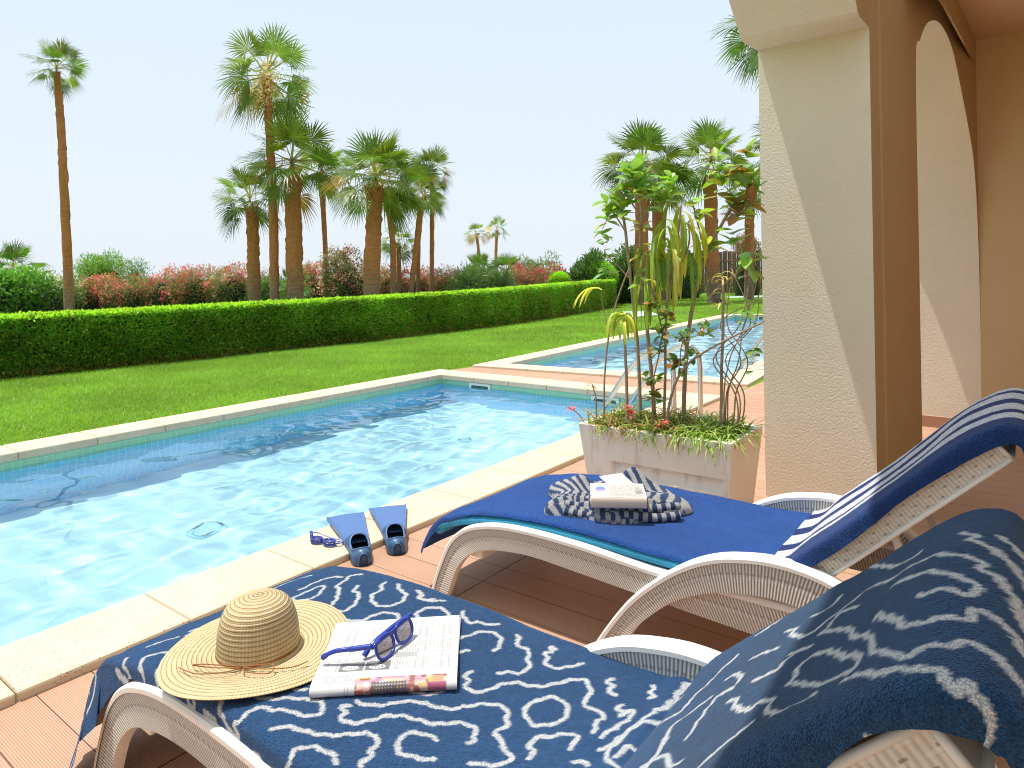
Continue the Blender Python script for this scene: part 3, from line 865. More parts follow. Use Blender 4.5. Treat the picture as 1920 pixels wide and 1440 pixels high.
PAT = [[1087,534,1093,509,1115,502,1156,506,1184,522,1168,544,1121,564,1096,540,1087,534],
[1149,465,1199,467,1237,488,1249,524],
[1089,663,1130,646,1185,590,1199,562,1230,557,1267,540,1285,567],
[1093,701,1111,714,1148,704,1188,669,1195,638,1225,624],
[1276,671,1251,685,1238,704,1207,704,1178,732,1166,768,1178,795,1207,806,1230,798,1250,781,1262,747,1284,715],
[1281,795,1270,822,1254,830,1254,861,1282,889],
[1067,561,1091,585,1097,600,1082,617,1061,599],
[1074,751,1082,782,1098,797,1125,798,1145,807,1160,831,1152,863,1145,862],
[1167,909,1192,880,1225,882,1246,908,1241,939,1216,959,1202,949],
[1266,964,1245,990,1239,1016,1255,1031,1258,1056,1276,1069],
[1149,1033,1175,1044,1198,1051,1222,1058,1236,1081,1232,1110,1207,1130,1182,1134],
[1110,1072,1128,1079,1144,1091],
[1040,808,1056,830,1076,845],
[967,1077,966,1098,977,1124,998,1140,1025,1140],
[790,827,774,836,767,863,779,891,800,911,815,934,829,965,827,991,809,1005,793,1000,782,974,777,945,764,928,752,895,732,889,715,894,699,883,690,898,680,884,691,857,704,830,723,809,742,810,764,789],
[814,853,830,875,829,899,841,919],
[729,971,745,978,754,999,761,1023,773,1053,790,1076,807,1092,826,1113,833,1135,818,1154,804,1154,793,1166,777,1164,768,1169],
[895,1232,891,1207,881,1184,864,1172,852,1179,836,1187,830,1202,836,1223,846,1246,855,1262],
[688,1056,706,1054,723,1049,743,1061,751,1081,754,1103,756,1118,747,1133],
[684,448,701,413,719,398],
[690,522,718,475,738,468,765,507],
[637,580,647,538,667,448,690,373,663,431,645,459,623,529,603,585],
[842,436,878,454,894,467],
[771,395,803,404,831,415],
[689,587,701,570,718,563,740,540],
[696,715,701,686,718,667],
[684,719,688,739,710,731,729,732],
[677,93,705,73],
[686,778,688,795,681,820],
[679,953,677,970],
[1155,335,1204,351,1233,400],
[863,417,905,426,924,423],
[1090,1143,1068,1147,1061,1162,1043,1169,1043,1192,1062,1211,1093,1222,1118,1243,1125,1271,1139,1295,1167,1315,1196,1334,1206,1355,1192,1373,1173,1385,1152,1387,1139,1393,1134,1413,1135,1435,1124,1443,1107,1441,1075,1452],
[875,1032,885,1060,907,1087,929,1101,949,1130,959,1162,973,1190,1001,1211,1027,1235,1040,1263,1037,1282,1020,1292,1010,1305,997,1308,977,1302,967,1308,964,1328,951,1335,947,1353,940,1366,920,1362,902,1342,888,1314],
[861,1029,847,1023,841,1041,827,1044,824,1061,835,1080,859,1096,878,1105,899,1132,911,1168,922,1197,937,1212,956,1233,962,1261,953,1274,940,1277,935,1284,922,1282],
[1259,1137,1258,1151,1241,1151,1229,1166,1229,1188,1216,1206,1198,1210,1189,1226,1166,1236,1145,1228,1134,1207,1120,1194],
[1272,1240,1270,1226,1256,1238,1240,1231,1226,1247,1209,1253,1201,1270,1212,1291,1233,1305,1254,1320],
[1244,1396,1225,1396,1220,1412,1203,1413,1195,1430],
[1058,1309,1079,1304,1095,1315,1114,1323,1122,1344,1118,1362,1108,1376,1087,1382,1066,1381,1049,1367,1034,1352,1037,1335,1042,1321,1058,1309],
[1175,1454,1159,1455,1156,1471,1143,1468,1160,1476,1169,1485,1152,1489,1116,1481,1080,1472,1071,1469],
[1263,1477,1256,1488,1240,1483,1230,1503,1223,1491],
[955,1394,977,1385,983,1373,1009,1370,1027,1392,1045,1409,1051,1429,1034,1438,1016,1437],
[991,1462,1001,1474,996,1486],
[1279,791,1279,813,1252,827,1253,850,1271,864],
[1044,1493,1103,1507,1163,1523,1210,1538,1288,1541,1305,1554],
[1037,1488,1074,1504,1132,1520,1190,1592],
[1108,1557,1109,1588,1089,1643,1127,1660,1184,1686,1228,1721],
[929,1760,956,1763,1030,1767,1026,1809],
[1025,1528,1059,1531,1065,1556],
[997,2126,1002,2131,981,2153,978,2170,962,2190,932,2210,912,2227,890,2227,883,2218,896,2201,893,2187,897,2178],
[920,2111,934,2111,905,2125,871,2147,836,2165,825,2182,825,2193,831,2199,826,2214,829,2224,848,2226,852,2237,841,2247,824,2257,803,2267,794,2274,783,2278],
[1287,1742,1309,1788,1348,1855,1383,1907,1365,1947,1332,1982,1215,2066,1174,2100,1141,2130,1168,2128],
[1183,1856,1165,1883,1145,1882,1084,1929,1084,1955,1109,1976,1129,2007,1156,2029,1127,2064,1084,2101,1075,2129,1042,2160,1037,2180,1014,2201,988,2229,968,2227,959,2235,939,2245,908,2253,867,2264,855,2275],
[1197,1903,1192,1922,1203,1938,1239,1951],
[997,1865,988,1890,983,1921,1004,1927,1012,1945,1002,1973,1030,1923],
[1064,2039,1099,1994,1048,1989,1041,1977,1010,2015,963,2055,914,2075,890,2099,848,2123,817,2128,777,2158,757,2173,756,2185,768,2193,774,2203,770,2217,782,2221,783,2233,766,2244,752,2255,732,2265,725,2273],
[903,1968,914,1973,947,1970,956,1990,944,2016,907,2047,867,2071,840,2101,802,2112,790,2107,811,2080,816,2059,843,2024,881,1989,903,1968],
[758,2107,757,2124,739,2148,734,2167,731,2186,724,2204,706,2220,713,2224,705,2233,697,2244,682,2251,663,2260,638,2266,622,2267],
[971,1825,959,1849,930,1860,887,1905,894,1922,864,1958,841,1956,796,1996,780,2023,770,2046,774,2058,794,2053],
[670,2220,647,2221,629,2231,609,2237],
[666,2224,656,2235,647,2244,630,2255],
[1141,2195,1108,2215,1090,2211,1054,2232,1025,2244,991,2256,943,2268,936,2281,924,2290],
[1125,2239,1083,2255,1046,2265,1022,2277,1014,2284],
[1132,1798,1128,1821,1096,1875],
[1105,1757,1110,1771,1057,1814,1039,1814]]

def raster(U, Sg, lines, half, jit):
    shp = U.shape
    D = np.full(shp, 1.0)
    uu = U + jit * vnoise(U * 330, Sg * 330); ss = Sg + jit * vnoise(U * 330 + 40, Sg * 330 + 7)
    for q in lines:
        P = catmull([(q[i] / 1000, q[i + 1] / 1000) for i in range(0, len(q), 2)], 3)
        P, tt = resample(P, max(4, int(np.linalg.norm(np.diff(P, axis=0), axis=1).sum() / .0042)))
        if len(P) > 8:
            tg = np.gradient(P, axis=0); tg /= np.linalg.norm(tg, axis=1)[:, None] + 1e-9
            P = P + np.stack([-tg[:, 1], tg[:, 0]], 1) * (.0042 * (np.abs(np.sin(PI * tt / .036)) - .6))[:, None]
        for a, b in zip(P, P[1:]):
            lo = np.minimum(a, b) - .016; hi = np.maximum(a, b) + .016
            js = np.where((Sg[0] > lo[1]) & (Sg[0] < hi[1]))[0]
            if len(js) == 0: continue
            j0, j1 = js[0], js[-1] + 1
            col = U[:, js[len(js) // 2]]
            is_ = np.where((col > lo[0] - .01) & (col < hi[0] + .01))[0]
            if len(is_) == 0: continue
            sl = (slice(is_[0], is_[-1] + 1), slice(j0, j1))
            px, py = uu[sl] - a[0], ss[sl] - a[1]
            d = b - a; l2 = d @ d + 1e-12
            t = np.clip((px * d[0] + py * d[1]) / l2, 0, 1)
            D[sl] = np.minimum(D[sl], np.hypot(px - t * d[0], py - t * d[1]))
    return np.clip((half - D) / .0016 + .5, 0, 1)

def scallops(rg, x0, x1, s0, s1, n):
    """extra cloud-like squiggles for the parts of the cloth that hang out of sight"""
    L = []
    for _ in range(n):
        x, s = rg.uniform(x0, x1), rg.uniform(s0, s1); th = rg.uniform(0, 6.3); q = []
        for k in range(14):
            q += [int(x * 1000), int(s * 1000)]
            th += rg.normal(0, .45) + (.9 if k % 2 else -.9) * .6
            x += .018 * math.cos(th); s += .018 * math.sin(th)
        L.append(q)
    return L

# --- patterned towel over the near lounger
xa, xb = NX + .026, NX + .614
def fa(s):
    if s < .44: return float(np.interp(s, [0, .12, .27, .36, .44], [.10, .125, .12, .07, .046]))
    b = np.interp(s, [.3, .4, 1.45, 1.62, 1.75, 1.9, 2.0, 2.08, 2.9], [.012, .046, .050, .06, .08, .065, .045, .040, .035])
    return float(b) + .008 * math.sin(s * 23)
def fb(s):
    if s < .2: return .03
    return .035 + .012 * math.sin(s * 9) + (.03 if s > 1.6 else 0)
def bulge(U, Sg):
    k = np.exp(-((Sg - 2.20) / .10) ** 2) * .016 * np.clip(1 - ((U - .95) / .30) ** 2, 0, 1) - .012 * np.clip((U - 1.0) / .3, 0, 1) * np.clip((Sg - 1.75) / .2, 0, 1)
    k += np.exp(-((Sg - 1.95) / .16) ** 2) * .016 * (vnoise(U * 6 + 2, Sg * 4) + .25)
    k += .02 * np.exp(-((U - .74) / .05) ** 2) * np.clip((Sg - 1.6) / .2, 0, 1) * (vnoise(Sg * 9, U * 0 + 1.5) + .4)
    k -= .014 * np.exp(-((Sg - 1.55) / .014) ** 2)
    k += .012 * np.exp(-((Sg - .42) / .10) ** 2) * (vnoise(U * 14, Sg * 3) + .1)
    return k
V, F, U, Sg, shp = towel(0.0, 2.85, xa, xb, fa, fb, .0036, .005, .005, bulge=bulge, flare=.42)
rg = np.random.default_rng(11)
lines = PAT + scallops(rg, .62, 1.42, 2.30, 2.82, 16) + scallops(rg, .60, .72, 1.62, 2.25, 9) + scallops(rg, .72, .95, 1.58, 1.85, 6) + scallops(rg, .7, 1.0, 1.2, 1.5, 3) + scallops(rg, .72, 1.3, .02, .24, 3) + scallops(rg, .57, .70, .03, .40, 5)
Wm = raster(U, Sg, lines, .0049, .0034)
base = np.array([.017, .078, .200]); pile = np.array([.66, .67, .66])
cl = base[None, None] * (1 + .25 * vnoise(U * 5, Sg * 5))[..., None] * (1 + .5 * vnoise(U * 260, Sg * 260))[..., None]
cl = cl * (1 - Wm[..., None]) + pile[None, None] * Wm[..., None]
dk = np.clip((Sg - 1.55) / .25, 0, 1)[..., None]  # raised back of the towel darkened, its shade put into the colour
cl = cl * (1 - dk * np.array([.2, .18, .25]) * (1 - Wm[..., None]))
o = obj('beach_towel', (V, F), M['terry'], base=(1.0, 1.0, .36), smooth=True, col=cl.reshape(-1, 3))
tag(o, 'dark blue towel with white squiggles over the near lounger', 'towel')

# --- plain royal blue towel on the far lounger's seat
xa, xb = BX + .035, BX + .605
V, F, U, Sg, shp = towel(.10, 1.535, xa, xb, lambda s: .022 + .02 * max(0, 1 - abs(s - .25) / .2), lambda s: .05 + .015 * math.sin(s * 8), .008, .005, .005)
k = (1 + .22 * vnoise(U * 4, Sg * 4) + .15 * vnoise(U * 40, Sg * 40))[..., None]
cl = np.array([.016, .082, .315])[None, None] * k
ed = ((Sg > 1.515) & (Sg < 1.528))[..., None]
cl = np.where(ed, cl * .55, cl)
o = obj('beach_towel', (V, F), M['towel'], base=(2.2, 1.2, .36), smooth=True, col=cl.reshape(-1, 3))
tag(o, 'plain royal blue towel on the seat below the book', 'towel')

xa, xb = BX + .028, BX + .612
# --- striped towel over the far lounger's back
def sfa(s): return .044 + .004 * math.sin(s * 12)
def sbul(U, Sg):
    k = .010 * np.exp(-((Sg - 2.10) / .085) ** 2) * np.clip(1 - ((U - 2.25) / .34) ** 2, 0, 1)
    k += .010 * np.exp(-((Sg - 2.26) / .05) ** 2)
    return k
V, F, U, Sg, shp = towel(1.50, 2.80, xa, xb, sfa, lambda s: .05, .007, .011, .004, bulge=sbul)
f = (xb - U) / (xb - xa) + .018 * vnoise(Sg * 4, U * 3)
st = [(-9, .06, 1), (.06, .18, 0), (.18, .35, 1), (.35, .46, 0), (.46, .63, 1), (.63, .71, 0), (.71, .82, 1), (.82, 9, 2)]
cols = {0: np.array([.014, .034, .16]), 1: np.array([.74, .74, .76]), 2: np.array([.014, .050, .185])}
cl = np.zeros(U.shape + (3,))
for a, b, m in st:
    cl[(f >= a) & (f < b)] = cols[m]
cl *= (1 + .2 * vnoise(U * 90, Sg * 90))[..., None]
o = obj('beach_towel', (V, F), M['towel'], base=(2.2, .3, .7), smooth=True, col=cl.reshape(-1, 3))
tag(o, 'blue and white striped towel over the raised backrest', 'towel')

# height of the towel surface (for things lying on it)
def seat_z(y, lift=.006):
    s = np.interp(-y, [-p[0] for p in PROF[:14]], PS[:14]); return float(prof_at(np.array(s))[1]) + lift

# ================================================================== HAT
def build_hat():
    cx_, cy_ = .868, 1.388
    z0 = seat_z(cy_) + .004
    t = thing('straw_hat', 'wide brimmed woven straw sun hat lying on the patterned towel', 'hat', (cx_, cy_, z0))
    crown = [(.0005, .124), (.013, .1235), (.030, .1215), (.046, .117), (.060, .109), (.070, .098), (.077, .084), (.082, .066), (.085, .048), (.0865, .030), (.0875, .014), (.089, .006)]
    def spin(prof, n=120, brim=False):
        P, tt = resample(catmull(prof, 6), 150)
        V = []; U = []
        for (r, z), v in zip(P, tt):
            rib = .0013 * abs(math.sin(PI * v / .0098))
            for k in range(n + 1):
                a = 2 * PI * k / n
                rr, zz = r + (0 if brim else rib), z + (rib if brim else rib * .3)
                if brim:
                    q = max(0, (r - .088) / .115)
                    zz += q * q * (.007 * math.sin(2 * a + .6) + .003 * math.sin(3 * a + 2.0)) + q * .003
                    rr *= 1 + .02 * q * math.sin(2 * a + 1.0)
                V.append((cx_ + rr * math.cos(a) * 1.0, cy_ + rr * math.sin(a), z0 + max(zz, -.002)))
                U.append((a * (.06 if not brim else .14), v))
        F = gridfaces(len(P), n + 1)
        return V, F, U
    V, F, U = spin(crown); obj('crown', (V, F), M['straw'], t, uv=U, smooth=True)
    V, F, U = spin([(.088, .006), (.098, .004), (.12, .007), (.15, .011), (.18, .010), (.200, .006), (.203, .003), (.200, .001)], brim=True)
    obj('brim', (V, F), M['straw'], t, uv=U, smooth=True)
    cord = [tube([(cx_ + .0885 * math.cos(a), cy_ + .0885 * math.sin(a), z0 + .012 + .003 * math.sin(3 * a + k * 2)) for a in np.linspace(0, 2 * PI, 60)], .0016, 6) for k in (0, 1)]
    def bow(pts): return tube(catmull([(cx_ + r * math.cos(R(a)), cy_ + r * math.sin(R(a)), z0 + h) for r, a, h in pts], 5), .0012, 6)
    cord += [bow([(.09, 215, .012), (.12, 205, .019), (.15, 185, .022), (.165, 165, .021)]), bow([(.09, 215, .012), (.115, 190, .02), (.14, 170, .022), (.125, 180, .026), (.09, 215, .014)]), bow([(.09, 218, .012), (.115, 240, .018), (.15, 262, .02), (.16, 275, .02)]), bow([(.09, 218, .012), (.12, 225, .02), (.15, 245, .024), (.12, 250, .024), (.09, 218, .014)])]
    for vf in cord: obj('cord', vf, M['cord'], t, smooth=True)
build_hat()

# ================================================================== MAGAZINE
def build_magazine():
    # u along the rolled fold (image left to right), v away from it
    A = np.array([.822, 1.142]); B = np.array([1.020, .930]); e1 = B - A; Lu = np.linalg.norm(e1); e1 /= Lu
    e2 = np.array([.70, .71]); e2 -= e1 * (e1 @ e2); e2 /= np.linalg.norm(e2)
    Lv = .270
    nu, nv = 146, 150
    u = np.linspace(0, Lu, nu); 
    prof = catmull([(.010, -.001), (.002, .002), (-.003, .009), (.000, .017), (.010, .0215), (.03, .0215), (.08, .017), (.15, .0125), (.22, .0115), (Lv, .014)], 20)
    Pv, tv = resample(prof, nv)
    U, T = np.meshgrid(u, tv, indexing='ij')
    vv = np.broadcast_to(Pv[:, 0], U.shape); hh = np.broadcast_to(Pv[:, 1], U.shape) + .0015 * vnoise(U * 18, T * 12)
    sk = (vv / Lv) * .012
    X = A[0] + e1[0] * (U + sk) + e2[0] * vv; Y = A[1] + e1[1] * (U + sk) + e2[1] * vv
    Z0 = np.array([[seat_z(b) for b in r] for r in Y]) if False else np.interp(-Y, [-p[0] for p in PROF[:14]], [p[1] for p in PROF[:14]]) + .007
    V = np.stack([X, Y, Z0 + hh], -1).reshape(-1, 3)
    C = np.full(U.shape + (3,), .56)
    # columns of print: lines of grey words
    for c0, c1 in ((.060, .118), (.124, .183), (.189, .246)):
        inn = (T - .02 > c0) & (T - .02 < c1) & (U > .018) & (U < Lu - .018)
        ln = (np.mod(U, .0054) < .0024) & (vnoise(U * 185.2 // 1, T * 260) > -.26)
        C[inn & ln] = .34
    inn = (T > .038) & (T < .066) & (U > .02) & (U < .10)
    C[inn & (np.mod(U, .0045) < .002) & (vnoise(U * 220 // 1, T * 260) > -.2)] = .28
    def rect(a, b, c, d, col): C[(U > a) & (U < b) & (T > c) & (T < d)] = col
    # two grey photographs of an oval-dialled object
    for a in (.045, .100):
        rect(a, a + .05, .080, .118, (.15, .15, .155))
        el = ((U - a - .023) / .017) ** 2 + ((T - .096) / .009) ** 2
        C[el < 1] = .66
        C[(el < .55) & (np.mod(U * 160, 1) < .45)] = .12
    rect(.155, .20, .130, .150, (.36, .36, .37))
    # colour picture running along the rolled edge
    pic = (U > .088) & (U < Lu - .022) & (T > .006) & (T < .052)
    q = vnoise(U * 46, T * 75); q2 = vnoise(U * 90 + 7, T * 60)
    pc = np.stack([.55 + .4 * q, .34 + .42 * q, .30 + .5 * q2 * .5], -1)
    pc[q2 > .18] = (.26, .06, .03); pc[q2 < -.25] = (.62, .50, .60); pc[(q > .22) & (q2 > -.1)] = (.65, .36, .07)
    C[pic] = np.clip(pc[pic], .02, .8)
    pl = (U > .12) & (U < .19) & (T > .012) & (T < .036) & ((np.mod(U + T, .006) < .0026) | (np.mod(U - T, .006) < .0026))
    C[pl] = (.03, .025, .03)
    rect(.088, .105, .006, .022, (.30, .05, .03)); rect(Lu - .06, Lu - .022, .010, .03, (.32, .05, .12)); rect(Lu - .05, Lu - .028, .03, .048, (.55, .25, .14))
    C[(U > .068) & (U < .0695) & (T < .045)] = .3; C[(U > .074) & (U < .0755) & (T < .045)] = .3
    t = thing('magazine', 'folded open magazine with columns of print beside the straw hat', 'magazine', (float(A[0]), float(A[1]), .37))
    obj('top_page', (V, gridfaces(nu, nv)[:, ::-1].copy()), M['paper'], t, col=C.reshape(-1, 3), smooth=True)
    # the folded block of pages underneath
    pr = [(.008, .0005), (.0, .006), (.002, .015), (.012, .0198), (.03, .0195), (.08, .0152), (.15, .0106), (.22, .0096), (Lv - .004, .0118), (Lv - .004, .0005)]
    ring = []
    for uu in (.003, Lu * .33, Lu * .66, Lu - .001):
        ring.append([(A[0] + e1[0] * (uu + v / Lv * .016) + e2[0] * v, A[1] + e1[1] * (uu + v / Lv * .016) + e2[1] * v, h) for v, h in pr])
    Vb = [(x, y, seat_z(y, .006) + h) for r in ring for x, y, h in r]; n = len(pr)
    Fb = [(i * n + k, i * n + (k + 1) % n, (i + 1) * n + (k + 1) % n, (i + 1) * n + k) for i in range(3) for k in range(n)] + [tuple(range(n))[::-1], tuple(3 * n + k for k in range(n))]
    obj('page_block', (Vb, Fb), M['paper'], t, col=np.full((len(Vb), 3), .52))
build_magazine()

# ================================================================== SUNGLASSES
def build_sunglasses():
    zs = seat_z(1.12) + .016
    N = Vector((.958, 1.112, zs + .040)); Fh = Vector((1.096, 1.138, zs + .043))       # the two hinges
    t = thing('sunglasses', 'blue framed sunglasses with grey mirrored lenses standing on the magazine', 'sunglasses', (N.x, N.y, zs))
    ex = (Fh - N); Lw = ex.length; ex.normalize()
    fwd = Vector((ex.y, -ex.x, 0)).normalized()           # away from the temples
    dn = (Vector((0, 0, -1)) + fwd * .38).normalized()
    def pt(a, b): return N + ex * a + dn * b
    def outline(c, w, h):
        pts = []
        for k in range(28):
            an = 2 * PI * k / 28
            x = math.copysign(abs(math.cos(an)) ** .75, math.cos(an)); y = math.copysign(abs(math.sin(an)) ** .72, math.sin(an))
            pts.append((c + w * x * (1 - .10 * (y > 0) * y), .019 + h * y))
        return pts
    for c in (.036, Lw - .036):
        ol = outline(c, .029, .0215)
        P = [pt(a, b) for a, b in ol]; P.append(P[0]); P.append(P[1])
        obj('lens_rim', tube(P, .0035, 8, caps=False), M['blueplastic'], t, smooth=True)
        Vv = [tuple(pt(c, .019) + fwd * .003)] + [tuple(pt(a, b)) for a, b in ol]
        obj('lens', (Vv, [(0, 1 + k, 1 + (k + 1) % 28) for k in range(28)]), M['lens'], t, smooth=True)
    obj('bridge', tube([pt(.063, .010), pt(Lw / 2, .005), pt(Lw - .063, .010)], .0032, 8), M['blueplastic'], t, smooth=True)
    obj('brow_bar', tube([pt(-.002, .004), pt(.012, .001), pt(Lw * .45, .002), pt(Lw * .55, .002), pt(Lw - .012, .001), pt(Lw + .002, .004)], [.0035, .0045, .0035, .0035, .0045, .0035], 8), M['blueplastic'], t, smooth=True)
    back = -fwd
    def temple(h, d, drop, k=1.0):
        P = [h, h + d * .05 * k + Vector((0, 0, -.004)), h + d * .10 * k + Vector((0, 0, -.010 - drop * .4)), h + d * .125 * k + Vector((0, 0, -.018 - drop * .7)), h + d * .142 * k + Vector((0, 0, -.028 - drop))]
        P = catmull(P, 6)
        # flat blade: a tube flattened sideways
        vf = tube(P, [.0058] * 8 + [.0048] * (len(P) - 13) + [.006] * 5, 8)
        return vf
    obj('temple', temple(N, (back * .90 - ex * .44).normalized(), -.006, .74), M['blueplastic'], t, smooth=True)
    obj('temple', temple(Fh, (back * .22 - ex).normalized(), .004, .95), M['blueplastic'], t, smooth=True)
build_sunglasses()

# ================================================================== BAG, BOOK, BOOKLET
def build_bag():
    c = np.array([2.165, 1.205]); zb = .372
    ex = np.array([.42, -.91]); ex /= np.linalg.norm(ex); ey = np.array([ex[1] * -1, ex[0]])   # long axis of the heap
    t = thing('striped_bag', 'crumpled blue and white striped cloth bag under the book', 'bag', (c[0], c[1], zb))
    n = 170
    a = np.linspace(-1, 1, n)
    A, B = np.meshgrid(a, a, indexing='ij')
    # squircle footprint
    r = np.sqrt(A ** 2 + B ** 2 + 1e-9); mx = np.maximum(np.abs(A), np.abs(B)); q = mx / np.maximum(r, 1e-6)
    k = .55 + .45 * q
    x = A * k; y = B * k
    ang = np.arctan2(y, x)
    foot = 1 + .10 * np.sin(3 * ang + 1) + .07 * np.sin(5 * ang + 2.2)
    rr = np.clip(np.maximum(np.abs(A), np.abs(B)), 0, 1)
    h = (1 - rr ** 5) ** .5
    H = .055 * h * (1 + .35 * vnoise(x * 3 + 2, y * 3) + .22 * vnoise(x * 8, y * 8))
    # layered folds on the front edge, raised flaps at the back and left
    fr = np.clip(-y, 0, 1)
    H += h * .010 * np.sin(fr * 26) * (fr > .35)
    H += .060 * np.exp(-(((x - .30) / .22) ** 2 + ((y - .62) / .20) ** 2)) * h
    H += .032 * np.exp(-(((x + .46) / .15) ** 2 + ((y - .40) / .16) ** 2)) * h
    H -= .018 * np.exp(-((x / .5) ** 2 + ((y - .05) / .35) ** 2)) * h
    W, D = .245, .165
    X = c[0] + ex[0] * x * W * foot + ey[0] * y * D * foot; Y = c[1] + ex[1] * x * W * foot + ey[1] * y * D * foot
    Z = zb - .006 + H
    V = np.stack([X, Y, Z], -1).reshape(-1, 3)
    arc = x * W + .02 * vnoise(x * 3, y * 3) + .10 * y * D
    s1 = np.mod(arc + .6 * H, .036) < .018
    band_ = (y < -.30) & (x > -.5)
    lay = np.floor((-y * D + H * .9) / .0135).astype(int)
    chk = np.mod(np.floor(arc / .0155).astype(int) + (lay // 1), 2) == 0
    s = np.where(band_, chk, s1)
    C = np.where(s[..., None], np.array([.045, .085, .20]), np.array([.62, .60, .57]))
    C = C * (1 + .25 * vnoise(x * 60, y * 60))[..., None]
    obj('pouch', (V, gridfaces(n, n)), M['cotton'], t, col=C.reshape(-1, 3), smooth=True)
    # rolled hem lying along the front
    for j, (off, zz, rad) in enumerate(((-.93, .012, .016), (-.80, .036, .014))):
        P = []
        for u in np.linspace(-.62, .95, 60):
            yy = off * (1 - .22 * (u + .1) ** 2 - .10 * (u > .6) * (u - .6)) 
            P.append((c[0] + ex[0] * u * W + ey[0] * yy * D, c[1] + ex[1] * u * W + ey[1] * yy * D, zb + zz + .004 * math.sin(u * 7 + j)))
        vf = tube(P, [rad * (.75 + .25 * math.sin(PI * (i / 59)) + .1 * math.sin(i * .9)) for i in range(60)], 14)
        # dense rings so the check reads crisp
        Pd, td = resample(np.array(P), 240)
        vf = tube([tuple(p) for p in Pd], [rad * (.8 + .2 * math.sin(PI * i / 239) + .06 * math.sin(i * .23)) for i in range(240)], 16)
        ii = np.arange(240 * 16); ring = ii // 16; kk = ii % 16
        ch = (np.mod(np.floor(td[ring] / .0155) + j, 2) == 0)
        C = np.where(ch[:, None], np.array([.03, .06, .15]), np.array([.58, .56, .54]))
        obj('hem', vf, M['cotton'], t, col=C, smooth=True)
build_bag()

def build_book():
    c = Vector((2.075, 1.135, .424)); a = R(-58)
    ex = Vector((math.cos(a), math.sin(a), 0)); ey = Vector((-ex.y, ex.x, 0))      # ex along the spine
    tilt = .05
    L, W, T = .185, .135, .034
    t = thing('paperback_book', 'thick pale paperback with a pink and blue cover on the striped bag', 'book', tuple(c))
    def put(x, y, z): return tuple(c + ex * x + ey * y + Vector((0, 0, z + tilt * y)))
    pg = box(-L / 2 + .003, L / 2 - .003, -W / 2 + .002, W / 2 - .004, .003, T - .0025, .001)
    obj('pages', ([put(*v) for v in pg[0]], pg[1]), M['pages'], t)
    n1, n2 = 130, 100
    U, Vv = np.meshgrid(np.linspace(-L / 2, L / 2, n1), np.linspace(-W / 2, W / 2, n2), indexing='ij')
    Z = T + .0012 * np.sin((U / L + .5) * PI)
    C = np.full(U.shape + (3,), .0); C[:] = (.56, .52, .48)
    tx = (U > -.03) & (U < .075) & (np.abs(Vv) < W / 2 - .012)
    C[tx & (np.mod(Vv, .0068) < .0028) & (vnoise(U * 240, Vv * 147 // 1) > -.22)] = (.22, .21, .22)
    bc = (U > .06) & (U < .085) & (np.abs(Vv) < .03) & (np.mod(Vv, .004) < .002); C[bc] = .1
    e = ((U + .058) / .017) ** 2 + ((Vv - .012) / .022) ** 2
    C[(e < 1) & (Vv >= .006)] = (.05, .20, .50); C[(e < 1) & (Vv < .006)] = (.72, .16, .38)
    pts = [put(u, v, z) for u, v, z in zip(U.ravel(), Vv.ravel(), Z.ravel())]
    obj('cover', (pts, gridfaces(n1, n2)), M['cover'], t, col=C.reshape(-1, 3), smooth=True)
    obj('back_cover', ([put(*v) for v in box(-L / 2, L / 2, -W / 2, W / 2, 0, .0025)[0]], box(0, 1, 0, 1, 0, 1)[1]), M['pages'], t)
    sp = []
    for k in range(9):
        an = PI / 2 + PI * k / 8
        sp.append((-W / 2 + .001 + .006 * math.cos(an), T / 2 + (T / 2 + .001) * math.sin(an)))
    Vs = [put(x, y, z) for x in (-L / 2, L / 2) for y, z in sp]
    obj('spine', (Vs, [(k, k + 1, k + 10, k + 9) for k in range(8)]), M['pages'], t, smooth=True)
    # a thin booklet poking out behind the book
    b = thing('booklet', 'thin white booklet poking out from behind the paperback', 'booklet', tuple(c + ey * .07))
    bx = box(-.05, .05, -.035, .06, .0, .004, .001)
    def put2(x, y, z):
        p = c + ex * (x * .82 - y * .5 + .012) + ey * (.075 + y * .62 + x * .42) + Vector((0, 0, .024 + z + (y + .035) * .30)); return tuple(p)
    obj('pages', ([put2(*v) for v in bx[0]], bx[1]), M['paper'], b, col=np.full((len(bx[0]), 3), .55))
build_book()

